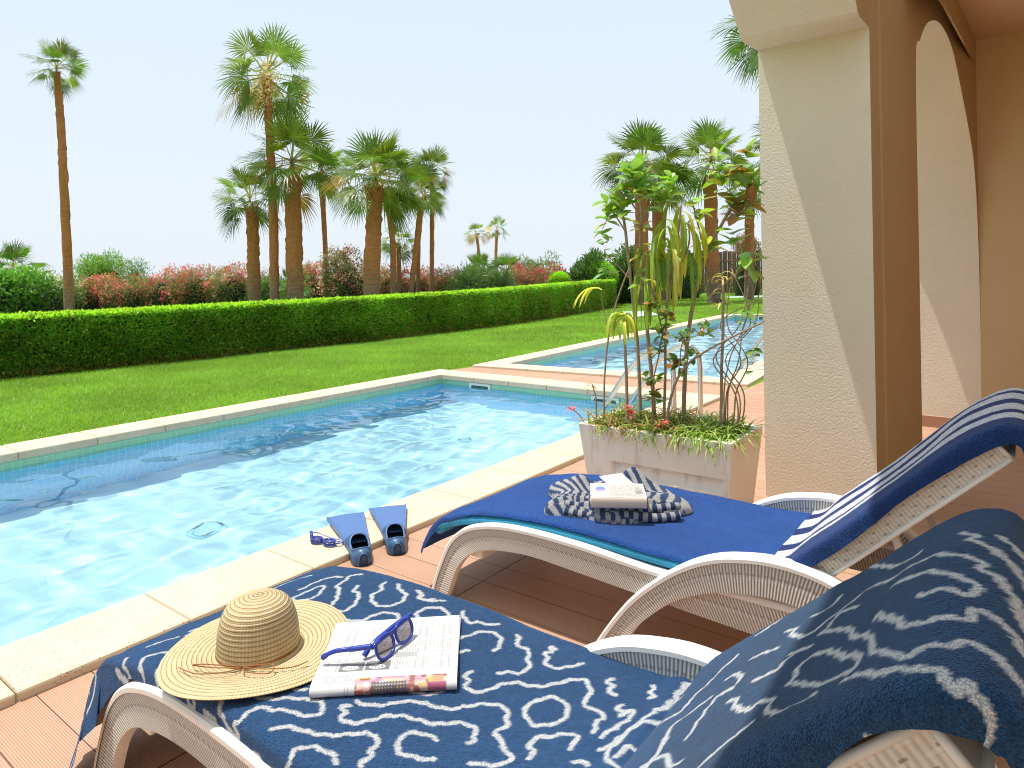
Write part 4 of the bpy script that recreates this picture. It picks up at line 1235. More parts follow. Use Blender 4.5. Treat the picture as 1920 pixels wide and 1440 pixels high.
# ================================================================== SWIM FINS, GOGGLES
def swim_fin(label, heel, toe, wtip):
    """heel / toe: ground points of the shoe heel and of the middle of the blade tip"""
    h = np.array(heel); d = np.array(toe) - h; L = np.linalg.norm(d); d /= L; s = np.array([-d[1], d[0]])
    t = thing('swim_fin', label, 'swim fin', (heel[0], heel[1], 0), 'pair of swim fins at the pool edge')
    zg = lambda a: .002 + .03 * np.clip((a - .03) / .12, 0, 1)     # rises onto the coping
    # blade
    nu, nv = 26, 17
    V = []; F = []
    for side in (1, -1):
        for i in range(nu):
            f = i / (nu - 1); a = .14 + (L - .14) * f; w = .052 + (wtip / 2 - .052) * f ** 1.1
            for j in range(nv):
                g = -1 + 2 * j / (nv - 1)
                rail = .008 * max(0, (abs(g) - .86) / .14) ** .7
                aa = a + (.012 * (1 - g * g) if i == nu - 1 else 0)
                z = zg(a) + .012 * (1 - f) + side * (.0022 + rail * .7) + .006 + .010 * f
                V.append((h[0] + d[0] * aa + s[0] * g * w, h[1] + d[1] * aa + s[1] * g * w, z))
    n = nu * nv
    for q in gridfaces(nu, nv):
        F.append(tuple(int(k) for k in q[::-1])); F.append(tuple(int(k) + n for k in q))
    for i in range(nu - 1):
        for j in (0, nv - 1):
            a, b = i * nv + j, (i + 1) * nv + j; F.append((a, b, b + n, a + n))
    for i in (0, nu - 1):
        for j in range(nv - 1):
            a = i * nv + j; F.append((a, a + 1, a + 1 + n, a + n))
    obj('blade', (V, F), M['fin'], t, smooth=False)
    # foot pocket: lofted arches with an opening on top
    secs = [(-.012, .018, .050), (.004, .036, .062), (.03, .043, .066), (.06, .045, .066), (.09, .047, .068), (.115, .049, .066), (.14, .051, .058), (.17, .053, .044), (.20, .052, .028), (.225, .048, .014)]
    m = 19; V = []
    S2 = catmull(secs, 4)
    for a, w, hh in S2:
        for j in range(m):
            an = PI * j / (m - 1)
            cx = math.copysign(abs(math.cos(an)) ** .8, math.cos(an)); sy = math.sin(an) ** .8
            V.append((h[0] + d[0] * a + s[0] * w * cx, h[1] + d[1] * a + s[1] * w * cx, float(zg(a)) + .001 + hh * sy))
    F = []
    for i in range(len(S2) - 1):
        a = S2[i][0]
        for j in range(m - 1):
            u = (a - .070) / .052; v = (j + .5 - (m - 1) / 2) / 5.4
            if u * u + v * v < 1: continue
            F.append((i * m + j, i * m + j + 1, (i + 1) * m + j + 1, (i + 1) * m + j))
    F.append(tuple(range(m)))
    sole = []
    for a, w, hh in S2: sole += [(h[0] + d[0] * a - s[0] * w * .98, h[1] + d[1] * a - s[1] * w * .98, float(zg(a)) + .004), (h[0] + d[0] * a + s[0] * w * .98, h[1] + d[1] * a + s[1] * w * .98, float(zg(a)) + .004)]
    obj('sole', (sole, [(2 * i, 2 * i + 1, 2 * i + 3, 2 * i + 2) for i in range(len(S2) - 1)]), M['finin'], t)
    pk = obj('foot_pocket', (V, F), M['finpocket'], t, smooth=True)
    md = pk.modifiers.new('thickness', 'SOLIDIFY'); md.thickness = .004; md.offset = -1
    # rim bead around the opening
    P = []
    for k in range(29):
        an = 2 * PI * k / 28; a = .070 + .054 * math.cos(an); jj = (m - 1) / 2 + 5.6 * math.sin(an)
        w = np.interp(a, S2[:, 0], S2[:, 1]); hh = np.interp(a, S2[:, 0], S2[:, 2]); aj = PI * jj / (m - 1)
        cx = math.copysign(abs(math.cos(aj)) ** .8, math.cos(aj)); sy = math.sin(aj) ** .8
        P.append((h[0] + d[0] * a + s[0] * w * cx, h[1] + d[1] * a + s[1] * w * cx, float(zg(a)) + .002 + hh * sy))
    P.append(P[1])
    obj('rim', tube(P, .0032, 7, caps=False), M['fin'], pk, smooth=True)
    ins = [(h[0] + d[0] * (.07 + .05 * math.cos(k)) + s[0] * .036 * math.sin(k), h[1] + d[1] * (.07 + .05 * math.cos(k)) + s[1] * .036 * math.sin(k), float(zg(.07)) + .012) for k in np.linspace(0, 2 * PI, 24)[:-1]]
    obj('insole', (ins, [tuple(range(23))]), M['finin'], pk)
swim_fin('left swim fin, nearer the goggles, blade over the pool edge', (1.885, 2.235), (2.145, 2.668), .180)
swim_fin('right swim fin, nearer the blue lounger, blade over the pool edge', (2.045, 2.200), (2.345, 2.585), .185)

def build_goggles():
    c = Vector((1.885, 2.500, .031))
    t = thing('swim_goggles', 'blue swimming goggles lying on the pale coping by the left fin', 'goggles', tuple(c))
    ex = Vector((.06, -.30, 0)).normalized(); ey = Vector((-ex.y, ex.x, 0))
    for k in (-1, 1):
        cc = c + ex * .036 * k
        ring = [cc + ex * .027 * math.cos(a) + ey * .018 * math.sin(a) + Vector((0, 0, .020)) for a in np.linspace(0, 2 * PI, 25)]
        ring.append(ring[1])
        e = obj('eye_cup', join([tube(ring, .0045, 8, caps=False), tube([p - Vector((0, 0, .012)) for p in ring], .005, 8, caps=False)]), M['blueplastic'], t, smooth=True)
        obj('lens', ([tuple(cc + Vector((0, 0, .024)))] + [tuple(p) for p in ring[:24]], [(0, 1 + i, 1 + (i + 1) % 24) for i in range(24)]), M['goglens'], e, smooth=True)
    obj('nose_bridge', tube([c - ex * .010 + Vector((0, 0, .018)), c + Vector((0, 0, .023)), c + ex * .010 + Vector((0, 0, .018))], .003, 7), M['blueplastic'], t, smooth=True)
    sp = [c - ex * .062 + Vector((0, 0, .016)), c - ex * .085 + ey * .02 + Vector((0, 0, .028)), c - ex * .07 + ey * .05 + Vector((0, 0, .022)), c + ey * .055 + Vector((0, 0, .008)), c + ex * .06 + ey * .05 + Vector((0, 0, .010)), c + ex * .085 + ey * .02 + Vector((0, 0, .012)), c + ex * .062 + Vector((0, 0, .016))]
    obj('strap', tube(catmull(sp, 8), .0035, 6), M['clear'], t, smooth=True)
    obj('buckle', tube([c - ex * .064 + Vector((0, 0, .013)), c - ex * .088 + ey * .022 + Vector((0, 0, .034))], .0075, 8), M['blueplastic'], t, smooth=True)
    obj('buckle', tube([c + ex * .060 + Vector((0, 0, .013)), c + ex * .080 + ey * .016 + Vector((0, 0, .012))], .006, 8), M['blueplastic'], t, smooth=True)
build_goggles()

# ================================================================== FOLIAGE TOOLS
def unit(v): return v / (np.linalg.norm(v, axis=-1, keepdims=True) + 1e-9)

def leafcloud(P, N, L, W, C, spread=.8, up=.0, r=rng):
    """one folded diamond leaf per point: two triangles hinged along the midrib"""
    n = len(P)
    ax = unit(N + spread * r.normal(size=(n, 3)) + np.array([0, 0, up]))
    sd = unit(np.cross(ax, r.normal(size=(n, 3))))
    nr = np.cross(ax, sd)
    L = L * r.uniform(.65, 1.3, (n, 1)); W = W * r.uniform(.7, 1.25, (n, 1))
    tip = P + ax * L - nr * L * .15
    m1 = P + ax * L * .45 + sd * W / 2 + nr * W * .18; m2 = P + ax * L * .45 - sd * W / 2 + nr * W * .18
    V = np.stack([P, m1, tip, m2], 1).reshape(-1, 3)
    i = np.arange(n)[:, None] * 4
    F = np.concatenate([i + np.array([[0, 1, 2]]), i + np.array([[0, 2, 3]])], 0)
    return V, F, np.repeat(C, 4, 0)

def stack(parts):
    V = []; F = []; C = []; n = 0
    for v, f, c in parts:
        V.append(v); F.append(f + n); C.append(c); n += len(v)
    return np.vstack(V), np.vstack(F), np.vstack(C)

def tint(n, base, var=.25, r=rng):
    return np.array(base) * r.uniform(1 - var, 1 + var, (n, 1)) * (1 + .12 * r.normal(size=(n, 3)) * np.array([1, .5, 1]))

# ================================================================== HEDGE
def build_hedge():
    t = thing('clipped_hedge', 'long low clipped green hedge along the lawn', 'hedge', (9, 10.2, 0))
    TH = .78
    xs = _hc[:, 0]
    # inner growth
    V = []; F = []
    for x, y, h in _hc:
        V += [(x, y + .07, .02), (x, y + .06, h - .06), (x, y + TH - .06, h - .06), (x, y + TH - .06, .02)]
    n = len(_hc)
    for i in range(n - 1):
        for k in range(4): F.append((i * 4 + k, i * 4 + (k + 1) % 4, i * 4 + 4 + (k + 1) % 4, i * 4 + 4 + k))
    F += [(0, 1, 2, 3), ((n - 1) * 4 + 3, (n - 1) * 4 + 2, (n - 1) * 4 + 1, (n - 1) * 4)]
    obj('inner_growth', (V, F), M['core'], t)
    parts = []
    # front
    n = 90000
    x = rng.choice([0, 1], n, p=[.62, .38]); x = np.where(x == 0, rng.uniform(0.5, 11, n), rng.uniform(11, 21.35, n))
    hz = hedge_h(x); z = hz * rng.uniform(.01, 1.0, n)
    bump = .05 * vnoise(x * 2.1, z * 3) + .03 * vnoise(x * 6, z * 7)
    y = hedge_y(x) + .05 - bump - .03 * rng.random(n) - .05 * np.exp(-((z - hz) / .12) ** 2) * 0
    rnd = np.clip((z - hz + .06) / .06, 0, 1); y += .04 * rnd ** 2
    P = np.stack([x, y, z], 1)
    sz = np.where(x < 11, 1.0, 1.35)[:, None]
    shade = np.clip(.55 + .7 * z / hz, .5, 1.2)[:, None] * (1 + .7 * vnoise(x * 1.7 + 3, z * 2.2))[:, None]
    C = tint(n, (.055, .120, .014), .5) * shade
    yel = rng.random(n) < .16 * np.clip((x - 1) / 12, 0, 1) + .02; C[yel] = tint(yel.sum(), (.16, .15, .025), .3)
    bn = (rng.random(n) < .25) & (z < .10); C[bn] = tint(bn.sum(), (.12, .065, .025), .3)
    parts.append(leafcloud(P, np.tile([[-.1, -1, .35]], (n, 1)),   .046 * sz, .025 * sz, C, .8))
    # top
    n = 46000
    x = rng.uniform(.0, 21.4, n); w = rng.uniform(0, TH, n)
    y = hedge_y(x) + w; hz = hedge_h(x)
    z = hz + .025 * vnoise(x * 5, w * 5) + .012 * rng.normal(size=n) - .03
    P = np.stack([x, y, z], 1)
    C = tint(n, (.15, .235, .018), .3) * (1 + .5 * vnoise(x * 2, w * 4))[:, None]  # top leaves lighter than the front: sunlit tone put into the colour
    parts.append(leafcloud(P, np.tile([[0, -.1, 1.0]], (n, 1)), .042, .021, C, .8))
    # far end
    n = 3000
    w = rng.uniform(0, TH, n); z = rng.uniform(0, 1.0, n)
    P = np.stack([np.full(n, 21.35) + .03 * rng.normal(size=n), 11.6 + w, z], 1)
    parts.append(leafcloud(P, np.tile([[1, 0, .3]], (n, 1)), .055, .028, tint(n, (.05, .11, .012), .35), .8))
    V, F, C = stack(parts)
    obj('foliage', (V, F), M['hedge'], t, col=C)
build_hedge()

def topiary(label, x, y, z, r):
    t = thing('topiary_ball', label, 'topiary', (x, y, 0), 'topiary balls behind the hedge')
    n = 5200
    d = unit(rng.normal(size=(n, 3))); d[:, 2] = np.abs(d[:, 2]) * 1.0 - .25 * rng.random(n)
    d = unit(d); P = np.array([x, y, z]) + d * r * (1 + .04 * rng.normal(size=(n, 1)))
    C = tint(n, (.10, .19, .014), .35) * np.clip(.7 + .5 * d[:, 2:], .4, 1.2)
    V, F, Cc = leafcloud(P, d, .055, .028, C, .7)
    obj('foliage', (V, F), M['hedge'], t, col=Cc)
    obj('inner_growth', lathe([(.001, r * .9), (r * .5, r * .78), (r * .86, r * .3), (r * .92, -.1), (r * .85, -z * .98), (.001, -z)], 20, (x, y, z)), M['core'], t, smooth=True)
topiary('small round clipped topiary ball behind the middle of the hedge', 20.4, 13.35, .92, .36)
topiary('large clipped topiary dome at the far end of the hedge', 22.2, 12.75, 1.0, .66)

# ================================================================== PALMS
def fan_fronds(c, Rr, nf, r, lo=-55, hi=86, nl=26, dead=0.0, green=(.085, .150, .022), loose=1.0):
    """palmate fronds as one set of triangles: petiole + fused fan with split drooping tips"""
    V = []; F = []; C = []
    c = np.array(c)
    ga = 2.39996
    for k in range(nf):
        f = (k + .5) / nf
        el = R(hi + (lo - hi) * f ** .85 + r.normal(0, 6)); az = k * ga + r.normal(0, .25)
        d = np.array([math.cos(az) * math.cos(el), math.sin(az) * math.cos(el), math.sin(el)])
        s = np.array([-math.sin(az), math.cos(az), 0.0])
        s = unit(s + .45 * r.normal(size=3) * loose); s -= d * (s @ d); s = unit(s)
        nrm = np.cross(s, d)
        if nrm[2] < 0: nrm = -nrm
        Lp = Rr * r.uniform(.42, .62); Lf = Rr * r.uniform(.42, .60)
        base = c + np.array([0, 0, -.10 * Rr * f])
        sag = np.array([0, 0, -1.0]) * Rr * .10 * (1 + f)
        p0 = base + d * Lp + sag * .5
        wpt = .018 * Rr
        n0 = len(V)
        V += [base - s * wpt, base + s * wpt, p0 + s * wpt * .7, p0 - s * wpt * .7]
        F += [(n0, n0 + 1, n0 + 2), (n0, n0 + 2, n0 + 3)]
        pc = np.array([.20, .19, .06]); C += [pc] * 4
        isdead = r.random() < dead * (f > .6)
        g = np.array(green) * r.uniform(.55, 1.5) * np.array([r.uniform(.9, 1.35), 1, r.uniform(.8, 1.6)])
        g = g * (1 - .15 * f) + np.array([.05, .045, .02]) * .4 * max(0, f - .7)
        if isdead: g = np.array([.34, .22, .09]) * r.uniform(.7, 1.1)
        d2 = unit(d + np.array([0, 0, -1]) * (.12 + .38 * f * f))       # fan tips over from the petiole
        s2 = s; 
        ph = np.linspace(-1.95, 1.95, nl) + r.normal(0, .02, nl)
        dp = 3.9 / nl
        cup = .28 + .25 * r.random()
        for a in ph:
            e = d2 * math.cos(a) + s2 * math.sin(a) + nrm * cup * (1 - math.cos(a)) * .35
            e = unit(e)
            sd = unit(-d2 * math.sin(a) + s2 * math.cos(a))
            L = Lf * (1 - .28 * (abs(a) / 1.95) ** 2) * r.uniform(.9, 1.08)
            m = p0 + e * L * .52 + np.array([0, 0, -1]) * L * .03
            q = p0 + e * L * .80 + np.array([0, 0, -1]) * L * (.04 + .12 * f)
            tip = p0 + e * L * 1.06 + np.array([0, 0, -1]) * L * (.10 + .30 * f) * r.uniform(.5, 1.4)
            hw = L * .52 * dp * .44
            fold = nrm * hw * .5
            n0 = len(V)
            V += [p0, m + sd * hw, m - sd * hw + fold, q + sd * hw * .55, q - sd * hw * .55, tip]
            F += [(n0, n0 + 1, n0 + 2), (n0 + 1, n0 + 3, n0 + 4), (n0 + 1, n0 + 4, n0 + 2), (n0 + 3, n0 + 5, n0 + 4)]
            gg = g * r.uniform(.75, 1.25)
            tp = gg * .7 + np.array([.16, .14, .05]) * .3
            C += [gg * 1.25 + np.array([.02, .02, .005]), gg, gg, gg, gg, tp]
    return np.array(V), np.array(F), np.array(C)

PALMG = 'fan palms beyond the hedge'
def palm(label, trunk, r0, r1, cc, Rr, nf=30, seed=0, dead=.0, lo=-50, hi=85, nl=26, green=(.085, .150, .022), flowers=None, threads=0, group=PALMG):
    r = np.random.default_rng(seed + 100)
    bx, by = trunk[0][0], trunk[0][1]
    t = thing('fan_palm', label, 'palm tree', (bx, by, 0), group)
    top = np.array(trunk[-1], float)
    P = [(2 * trunk[0][0] - trunk[0][0] - 0.0, by, -.02)] + [tuple(p) for p in trunk]
    P = catmull(P, 14); n = len(P)
    f = np.linspace(0, 1, n)
    rad = r0 + (r1 - r0) * f
    rad = rad * (1 + .35 * np.exp(-f * 14)) * (1 + .05 * np.array([vnoise(v * 30, seed) for v in f]))
    vf = tube([tuple(p) for p in P], list(rad), 16)
    V = np.array(vf[0]); a = np.arange(len(V))
    V[:, :2] += (.07 * r0 * r.normal(size=(len(V), 2)))
    obj('trunk', ([tuple(v) for v in V], vf[1]), M['trunk'], t, smooth=True)
    # old leaf boots below the crown
    for k in range(12 if r0 > .12 else 6):
        az = k * 2.4; zz = top[2] - Rr * .02 - (k % 7) * Rr * .05
        tz = np.interp(zz, P[:, 2], np.arange(n)); i = int(tz); px, py = P[min(i, n - 1)][:2]
        q = np.array([px + r1 * .9 * math.cos(az), py + r1 * .9 * math.sin(az), zz])
        obj('leaf_boot', tube([tuple(q), tuple(q + np.array([math.cos(az) * r1 * .55, math.sin(az) * r1 * .55, r1 * 1.0]))], [r1 * .22, r1 * .10], 5), M['trunk'], t)
    c = (np.array(cc) * .55 + top * .45)
    V, F, C = fan_fronds(c, Rr, int(nf * .95), r, lo + 12, hi, nl, dead, green)
    obj('crown', (V, F), M['palm'], t, col=C)
    if flowers:
        for (dx, dy, dz, s_, nn) in flowers:
            q = c + np.array([dx, dy, dz])
            n = nn
            w = r.normal(size=(n, 3)) * np.array([.10, .10, .22]) * s_; w[:, 2] -= .15 * s_
            Vv, Ff, Cc = leafcloud(q + w, np.tile([[0, 0, -1.0]], (n, 1)), .11, .05, tint(n, (.66, .52, .36), .2, r), .7, r=r)
            obj('blossoms', (Vv, Ff), M['petal'], t, col=Cc)
    if threads:
        for k in range(threads):
            az = r.uniform(0, 6.3); q = c + Rr * .55 * np.array([math.cos(az), math.sin(az), -.1])
            L = Rr * r.uniform(.5, 1.0)
            obj('flower_stalk', tube([tuple(c), tuple(q), tuple(q + np.array([.12 * math.cos(az) * Rr, .12 * math.sin(az) * Rr, -L * .4])), tuple(q + np.array([.13 * math.cos(az) * Rr, .13 * math.sin(az) * Rr, -L]))], [.012, .01, .007, .004], 4), M['stem'], t)
    return t
palm('tall thin palm standing alone at the left', [(7.29, 20.18, .55), (7.24, 20.24, 3.61), (7.20, 20.30, 5.44), (7.15, 20.37, 6.78)], .134, .075, (7.15, 20.36, 7.05), .80, 24, 1, .1, lo=-45)
palm('tallest palm, cream flower clusters hanging from its crown', [(11.15, 16.75, .74), (11.15, 16.75, 3.05), (11.11, 16.79, 5.13), (11.08, 16.84, 6.77)], .135, .105, (11.06, 16.87, 7.15), 1.50, 30, 2, .35, lo=-60, flowers=[(-.05, -.15, -.15, 1.5, 420), (-.45, -.1, -.6, 1.1, 150), (.75, -.6, -.35, 1.1, 150)])
palm('short palm with a grey trunk base, left of the tallest palm', [(11.38, 18.10, .72), (11.37, 18.11, 2.07), (11.36, 18.13, 3.35)], .195, .16, (11.31, 18.19, 3.85), 1.12, 30, 3, .05)
palm('stout palm with a thick red-brown trunk just right of the tallest palm', [(11.50, 16.29, .73), (11.49, 16.30, 2.45), (11.48, 16.31, 4.16)], .245, .21, (11.47, 16.32, 4.85), 1.50, 32, 4, .05, hi=88, threads=5)
palm('slim palm right behind the stout red-brown palm', [(13.94, 18.03, .74), (13.90, 18.08, 2.63), (13.85, 18.14, 4.66)], .078, .075, (13.85, 18.15, 4.95), .95, 24, 5, .1, lo=-65)
palm('stout palm with the widest crown in the middle of the group', [(12.11, 13.83, .80), (12.15, 13.77, 2.35), (12.19, 13.72, 3.58)], .235, .195, (12.20, 13.70, 4.25), 1.38, 34, 6, .05, hi=88, threads=9)
palm('slim palm with a curved trunk beside the wide crowned palm', [(15.22, 16.34, .73), (15.22, 16.34, 2.42), (15.11, 16.48, 3.97)], .095, .095, (15.24, 16.32, 4.75), .98, 26, 7, .05)
palm('little palm half hidden among the slim trunks', [(16.73, 17.66, .71), (16.73, 17.66, 1.59), (16.73, 17.66, 2.30)], .084, .08, (16.73, 17.66, 2.65), .82, 24, 8, .0)
palm('palm with a leaning trunk right of the little palm', [(15.57, 15.88, .78), (15.70, 15.71, 2.40), (15.80, 15.58, 3.74)], .086, .095, (15.80, 15.57, 4.3), .98, 26, 9, .15)
palm('slender upright palm behind the leaning trunk', [(17.13, 17.13, .73), (17.16, 17.09, 2.51), (17.25, 16.97, 3.82)], .075, .075, (17.35, 16.84, 4.4), .86, 22, 10, .1)
palm('thin straight palm at the right end of the middle group', [(16.69, 16.06, .78), (16.72, 16.02, 2.63), (16.74, 15.99, 4.70)], .081, .072, (16.77, 15.96, 5.05), .85, 24, 11, .1)
palm('left of the two small distant palms with browning crowns', [(34.52, 28.95, .78), (34.54, 28.92, 2.89), (34.47, 29.02, 3.95)], .10, .10, (34.43, 29.07, 4.25), .85, 16, 12, .6, nl=16)
palm('right of the two small distant palms with browning crowns', [(35.22, 28.03, .76), (35.25, 28.0, 2.87), (35.30, 27.92, 4.21)], .10, .10, (35.31, 27.92, 4.5), .92, 16, 13, .5, nl=16)
PG2 = 'fan palms behind the planter and pillar'
def far(p, k): return tuple((np.array(p) - np.array([0, 0, 1.2])) * k + np.array([0, 0, 1.2]))
def fpalm(label, tr, r0, r1, cc, Rr, k, **kw):
    palm(label, [(*far(tr[0], k)[:2], .3)] + [far(p, k) for p in tr[1:]], r0 * k, r1 * k, far(cc, k), Rr * k, group=PG2, **kw)
fpalm('palm with long drooping threads, seen through the planter leaves', [(13.65, 6.82, .88), (13.69, 6.78, 2.17), (13.71, 6.74, 3.34)], .158, .141, (13.72, 6.73, 3.9), 1.05, 1.72, nf=32, seed=14, hi=88, threads=10)
fpalm('palm between the two large crowns behind the planter', [(17.61, 8.22, .79), (17.61, 8.22, 2.42), (17.61, 8.22, 3.30)], .163, .148, (17.75, 8.0, 4.0), .90, 1.55, nf=26, seed=15, threads=3)
fpalm('palm with an upright crown left of the pillar', [(15.11, 5.72, .78), (15.10, 5.74, 2.17), (15.09, 5.75, 3.39)], .157, .139, (15.13, 5.70, 4.15), 1.0, 1.72, nf=32, seed=16, hi=89, threads=3)
fpalm('palm whose trunk shows just beside the pillar edge', [(19.12, 6.23, .74), (19.15, 6.19, 2.38), (19.16, 6.18, 3.30)], .134, .119, (19.19, 6.14, 3.75), .90, 1.5, nf=26, seed=17)
fpalm('tall palm behind the pillar, fronds hanging at the top of the view', [(12.48, 3.31, .71), (12.48, 3.29, 3.15), (12.5, 3.28, 5.3)], .141, .117, (12.42, 3.48, 5.95), 1.12, 1.85, nf=34, seed=18, lo=-62)
fpalm('palm behind the pillar with only frond tips showing beside it', [(14.72, 3.70, .63), (14.67, 3.74, 2.38), (14.62, 3.80, 3.47)], .164, .137, (14.59, 3.86, 4.35), .95, 1.65, nf=28, seed=19)

def fan_clump(label, x, y, Rr, seed, z=.5, group='low fan palm clumps among the shrubs'):
    r = np.random.default_rng(seed + 300)
    t = thing('fan_palm_clump', label, 'palm shrub', (x, y, 0), group)
    V, F, C = fan_fronds((x, y, z), Rr, 26, r, -25, 85, 20, 0, (.075, .155, .03))
    obj('fronds', (V, F), M['palm'], t, col=C)
    obj('trunk', tube([(x, y, 0), (x, y, z)], [.16, .12], 10), M['trunk'], t, smooth=True)
fan_clump('low fan palm above the green bush at the far left', 9.1, 30.4, 1.25, 1, 1.75)
fan_clump('left of the two low fan palms under the distant palms', 20.6, 17.2, .85, 2, 1.45)
fan_clump('right of the two low fan palms under the distant palms', 21.2, 16.3, .95, 3, 1.35)
fan_clump('small fan palm between the trunks behind the hedge', 13.0, 18.7, .75, 4, .9)

# ================================================================== SHRUBS
def shrub(label, x, y, rx, ry, h, n, green, seed, flower=None, nf=0, L=.10, W=.03, name='oleander_bush', cat='bush', group='flowering bushes behind the hedge', z0=.0, up=.5):
    r = np.random.default_rng(seed + 500)
    t = thing(name, label, cat, (x, y, 0), group)
    lumps = []
    for k in range(14):
        a = r.uniform(0, 6.3); q = r.uniform(.2, .75)
        s = r.uniform(.32, .52)
        lumps.append((x + rx * q * math.cos(a), y + ry * q * math.sin(a), z0 + (h - z0) * r.uniform(.30, .72), rx * s, ry * s, (h - z0) * r.uniform(.25, .36)))
    P = []; D = []; m = n // len(lumps)
    for lx, ly, lz, a, b, c in lumps:
        d = unit(r.normal(size=(m, 3))); q = r.uniform(.72, 1.06, (m, 1))
        P.append(np.array([lx, ly, lz]) + d * np.array([a, b, c]) * q); D.append(d)
    # skirt down to the ground
    ms = n // 3
    a = r.uniform(0, 6.3, ms); zz = r.uniform(0, .6, ms) * h
    P.append(np.stack([x + rx * .92 * np.cos(a), y + ry * .92 * np.sin(a), zz], 1)); D.append(np.stack([np.cos(a), np.sin(a), .3 + 0 * a], 1))
    P = np.vstack(P); D = np.vstack(D)
    k = P[:, 2] > .01; P = P[k]; D = D[k]
    C = tint(len(P), green, .35, r) * np.clip(.45 + .75 * P[:, 2:] / h, .4, 1.2)  # lower leaves darker: shade near the ground put into the colour
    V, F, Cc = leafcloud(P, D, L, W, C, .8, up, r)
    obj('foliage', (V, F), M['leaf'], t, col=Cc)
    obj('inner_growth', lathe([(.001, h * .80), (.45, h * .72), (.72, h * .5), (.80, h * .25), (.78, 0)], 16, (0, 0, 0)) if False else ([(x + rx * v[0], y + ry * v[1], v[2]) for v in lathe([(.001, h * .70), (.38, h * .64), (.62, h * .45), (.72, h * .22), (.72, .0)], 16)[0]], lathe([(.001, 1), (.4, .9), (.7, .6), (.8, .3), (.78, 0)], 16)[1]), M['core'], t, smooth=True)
    if flower is not None and nf:
        # blossoms in clusters
        nf = int(nf * 2.1)
        ncl = max(6, nf // 12)
        idx = r.choice(len(P), ncl, p=(lambda w: w / w.sum())(np.clip(P[:, 2] / h - .15, .02, 1))); cen = P[idx] + D[idx] * .05
        pts = np.repeat(cen, nf // ncl, 0) + r.normal(size=(ncl * (nf // ncl), 3)) * .075
        fl = np.array(flower) if np.ndim(flower) == 2 else np.array([flower])
        cc = fl[np.repeat(r.integers(0, len(fl), ncl), nf // ncl)] * r.uniform(.7, 1.25, (len(pts), 1))
        Vf, Ff, Cf = leafcloud(pts, np.repeat(D[idx], nf // ncl, 0), .065, .06, cc, 1.0, .2, r)
        obj('blossoms', (Vf, Ff), M['petal'], t, col=Cf)
PINK = [(.62, .14, .20), (.58, .10, .20), (.70, .30, .30), (.62, .24, .22)]
PALE = [(.75, .5, .52), (.65, .34, .38), (.72, .62, .56)]
DARK = [(.46, .05, .14), (.52, .09, .19), (.55, .14, .16)]
OG = (.12, .16, .065)
def at(px_, depth): # plan position along the row of bushes
    k = (px_ - 0) / 60.0
    b = np.array([9.29 + .764 * k, 32.45 - 1.009 * k]); return b * depth / 27
def bush(label, px_, depth, wpx, h, n, green, seed, flower=None, nf=0, **kw):
    x, y = at(px_, depth); w = wpx / 1280 * depth / 2
    shrub(label, float(x), float(y), w, max(w * .7, .7), h, n, green, seed, flower, nf, **kw)
bush('broad leaved bright green bush under the left fan palm', 20, 24, 190, 1.75, 6800, (.085, .19, .035), 1, L=.15, W=.085, name='green_bush', group=None)
bush('pale flowering green bush at the foot of the lone left palm', 112, 24.5, 80, 1.62, 2600, (.085, .155, .05), 2, [(.62, .62, .55)], 160, name='green_bush', group=None)
bush('light green young tree behind the first pink bush', 196, 34, 110, 2.75, 4200, (.11, .20, .035), 3, L=.2, W=.035, name='green_bush', group=None, z0=.8)
bush('darker green bushy top behind the pink bushes', 252, 33, 60, 2.3, 2000, (.07, .14, .03), 4, L=.16, W=.03, name='green_bush', group=None)
bush('first pink bush right of the lone left palm', 175, 26, 100, 1.45, 4200, OG, 5, PINK, 900)
bush('low pink bush with coral tips', 245, 26, 100, 1.45, 4200, OG, 6, PINK, 900)
bush('pink bush growing taller towards the middle', 310, 26.5, 95, 1.70, 4400, OG, 7, PINK, 950)
bush('bright pink bush left of the grey palm foot', 370, 26.5, 100, 1.85, 4600, OG, 8, PINK, 1150)
bush('rosy bush ending behind the grey palm foot', 436, 26.5, 100, 1.80, 4600, OG, 9, PINK, 950)
bush('green patch of bush between the short and tall palm trunks', 500, 26, 70, 1.6, 3000, (.07, .14, .035), 10, PINK, 120)
bush('pink bush between the stout palm and slim palm', 585, 26.5, 80, 1.85, 3600, OG, 11, PINK, 700)
bush('tall pale pink bush left of the wide crowned palm', 655, 22, 105, 2.15, 5600, (.15, .18, .09), 12, PALE + DARK[:1], 1500)
bush('bush with dark pink flowers right of the wide crowned palm', 728, 25, 70, 1.6, 3000, OG, 13, PINK + DARK, 600)
bush('reddish bush behind the leaning palm trunks', 785, 25, 75, 1.55, 3200, OG, 14, PINK + DARK, 700)
bush('dark pink bush at the right foot of the thin straight palm', 838, 24, 70, 1.50, 3200, OG, 15, DARK, 700)
bush('feathery green bush below the low fan palms', 885, 22, 110, 1.55, 4200, (.085, .15, .05), 16, L=.18, W=.02, name='green_bush', group=None)
bush('dark green bush with hanging leaves beside the feathery one', 935, 22, 70, 1.5, 3000, (.06, .105, .04), 17, L=.18, W=.03, name='green_bush', group=None)
bush('deep red flowering bush left of the topiary ball', 985, 24, 90, 1.50, 4000, OG, 18, DARK, 1000)
bush('purple pink flowering bush behind the topiary ball', 1045, 25, 85, 1.50, 3600, OG, 19, DARK + PALE[:1], 900)
bush('olive feathery bush behind the dark red flowers', 1010, 30, 120, 2.15, 4200, (.10, .145, .05), 20, L=.2, W=.025, name='green_bush', group=None)
bush('dark glossy bush with pale leaf tips at the end of the hedge', 1105, 26, 120, 2.1, 5200, (.055, .105, .035), 21, L=.22, W=.06, name='green_bush', group=None)
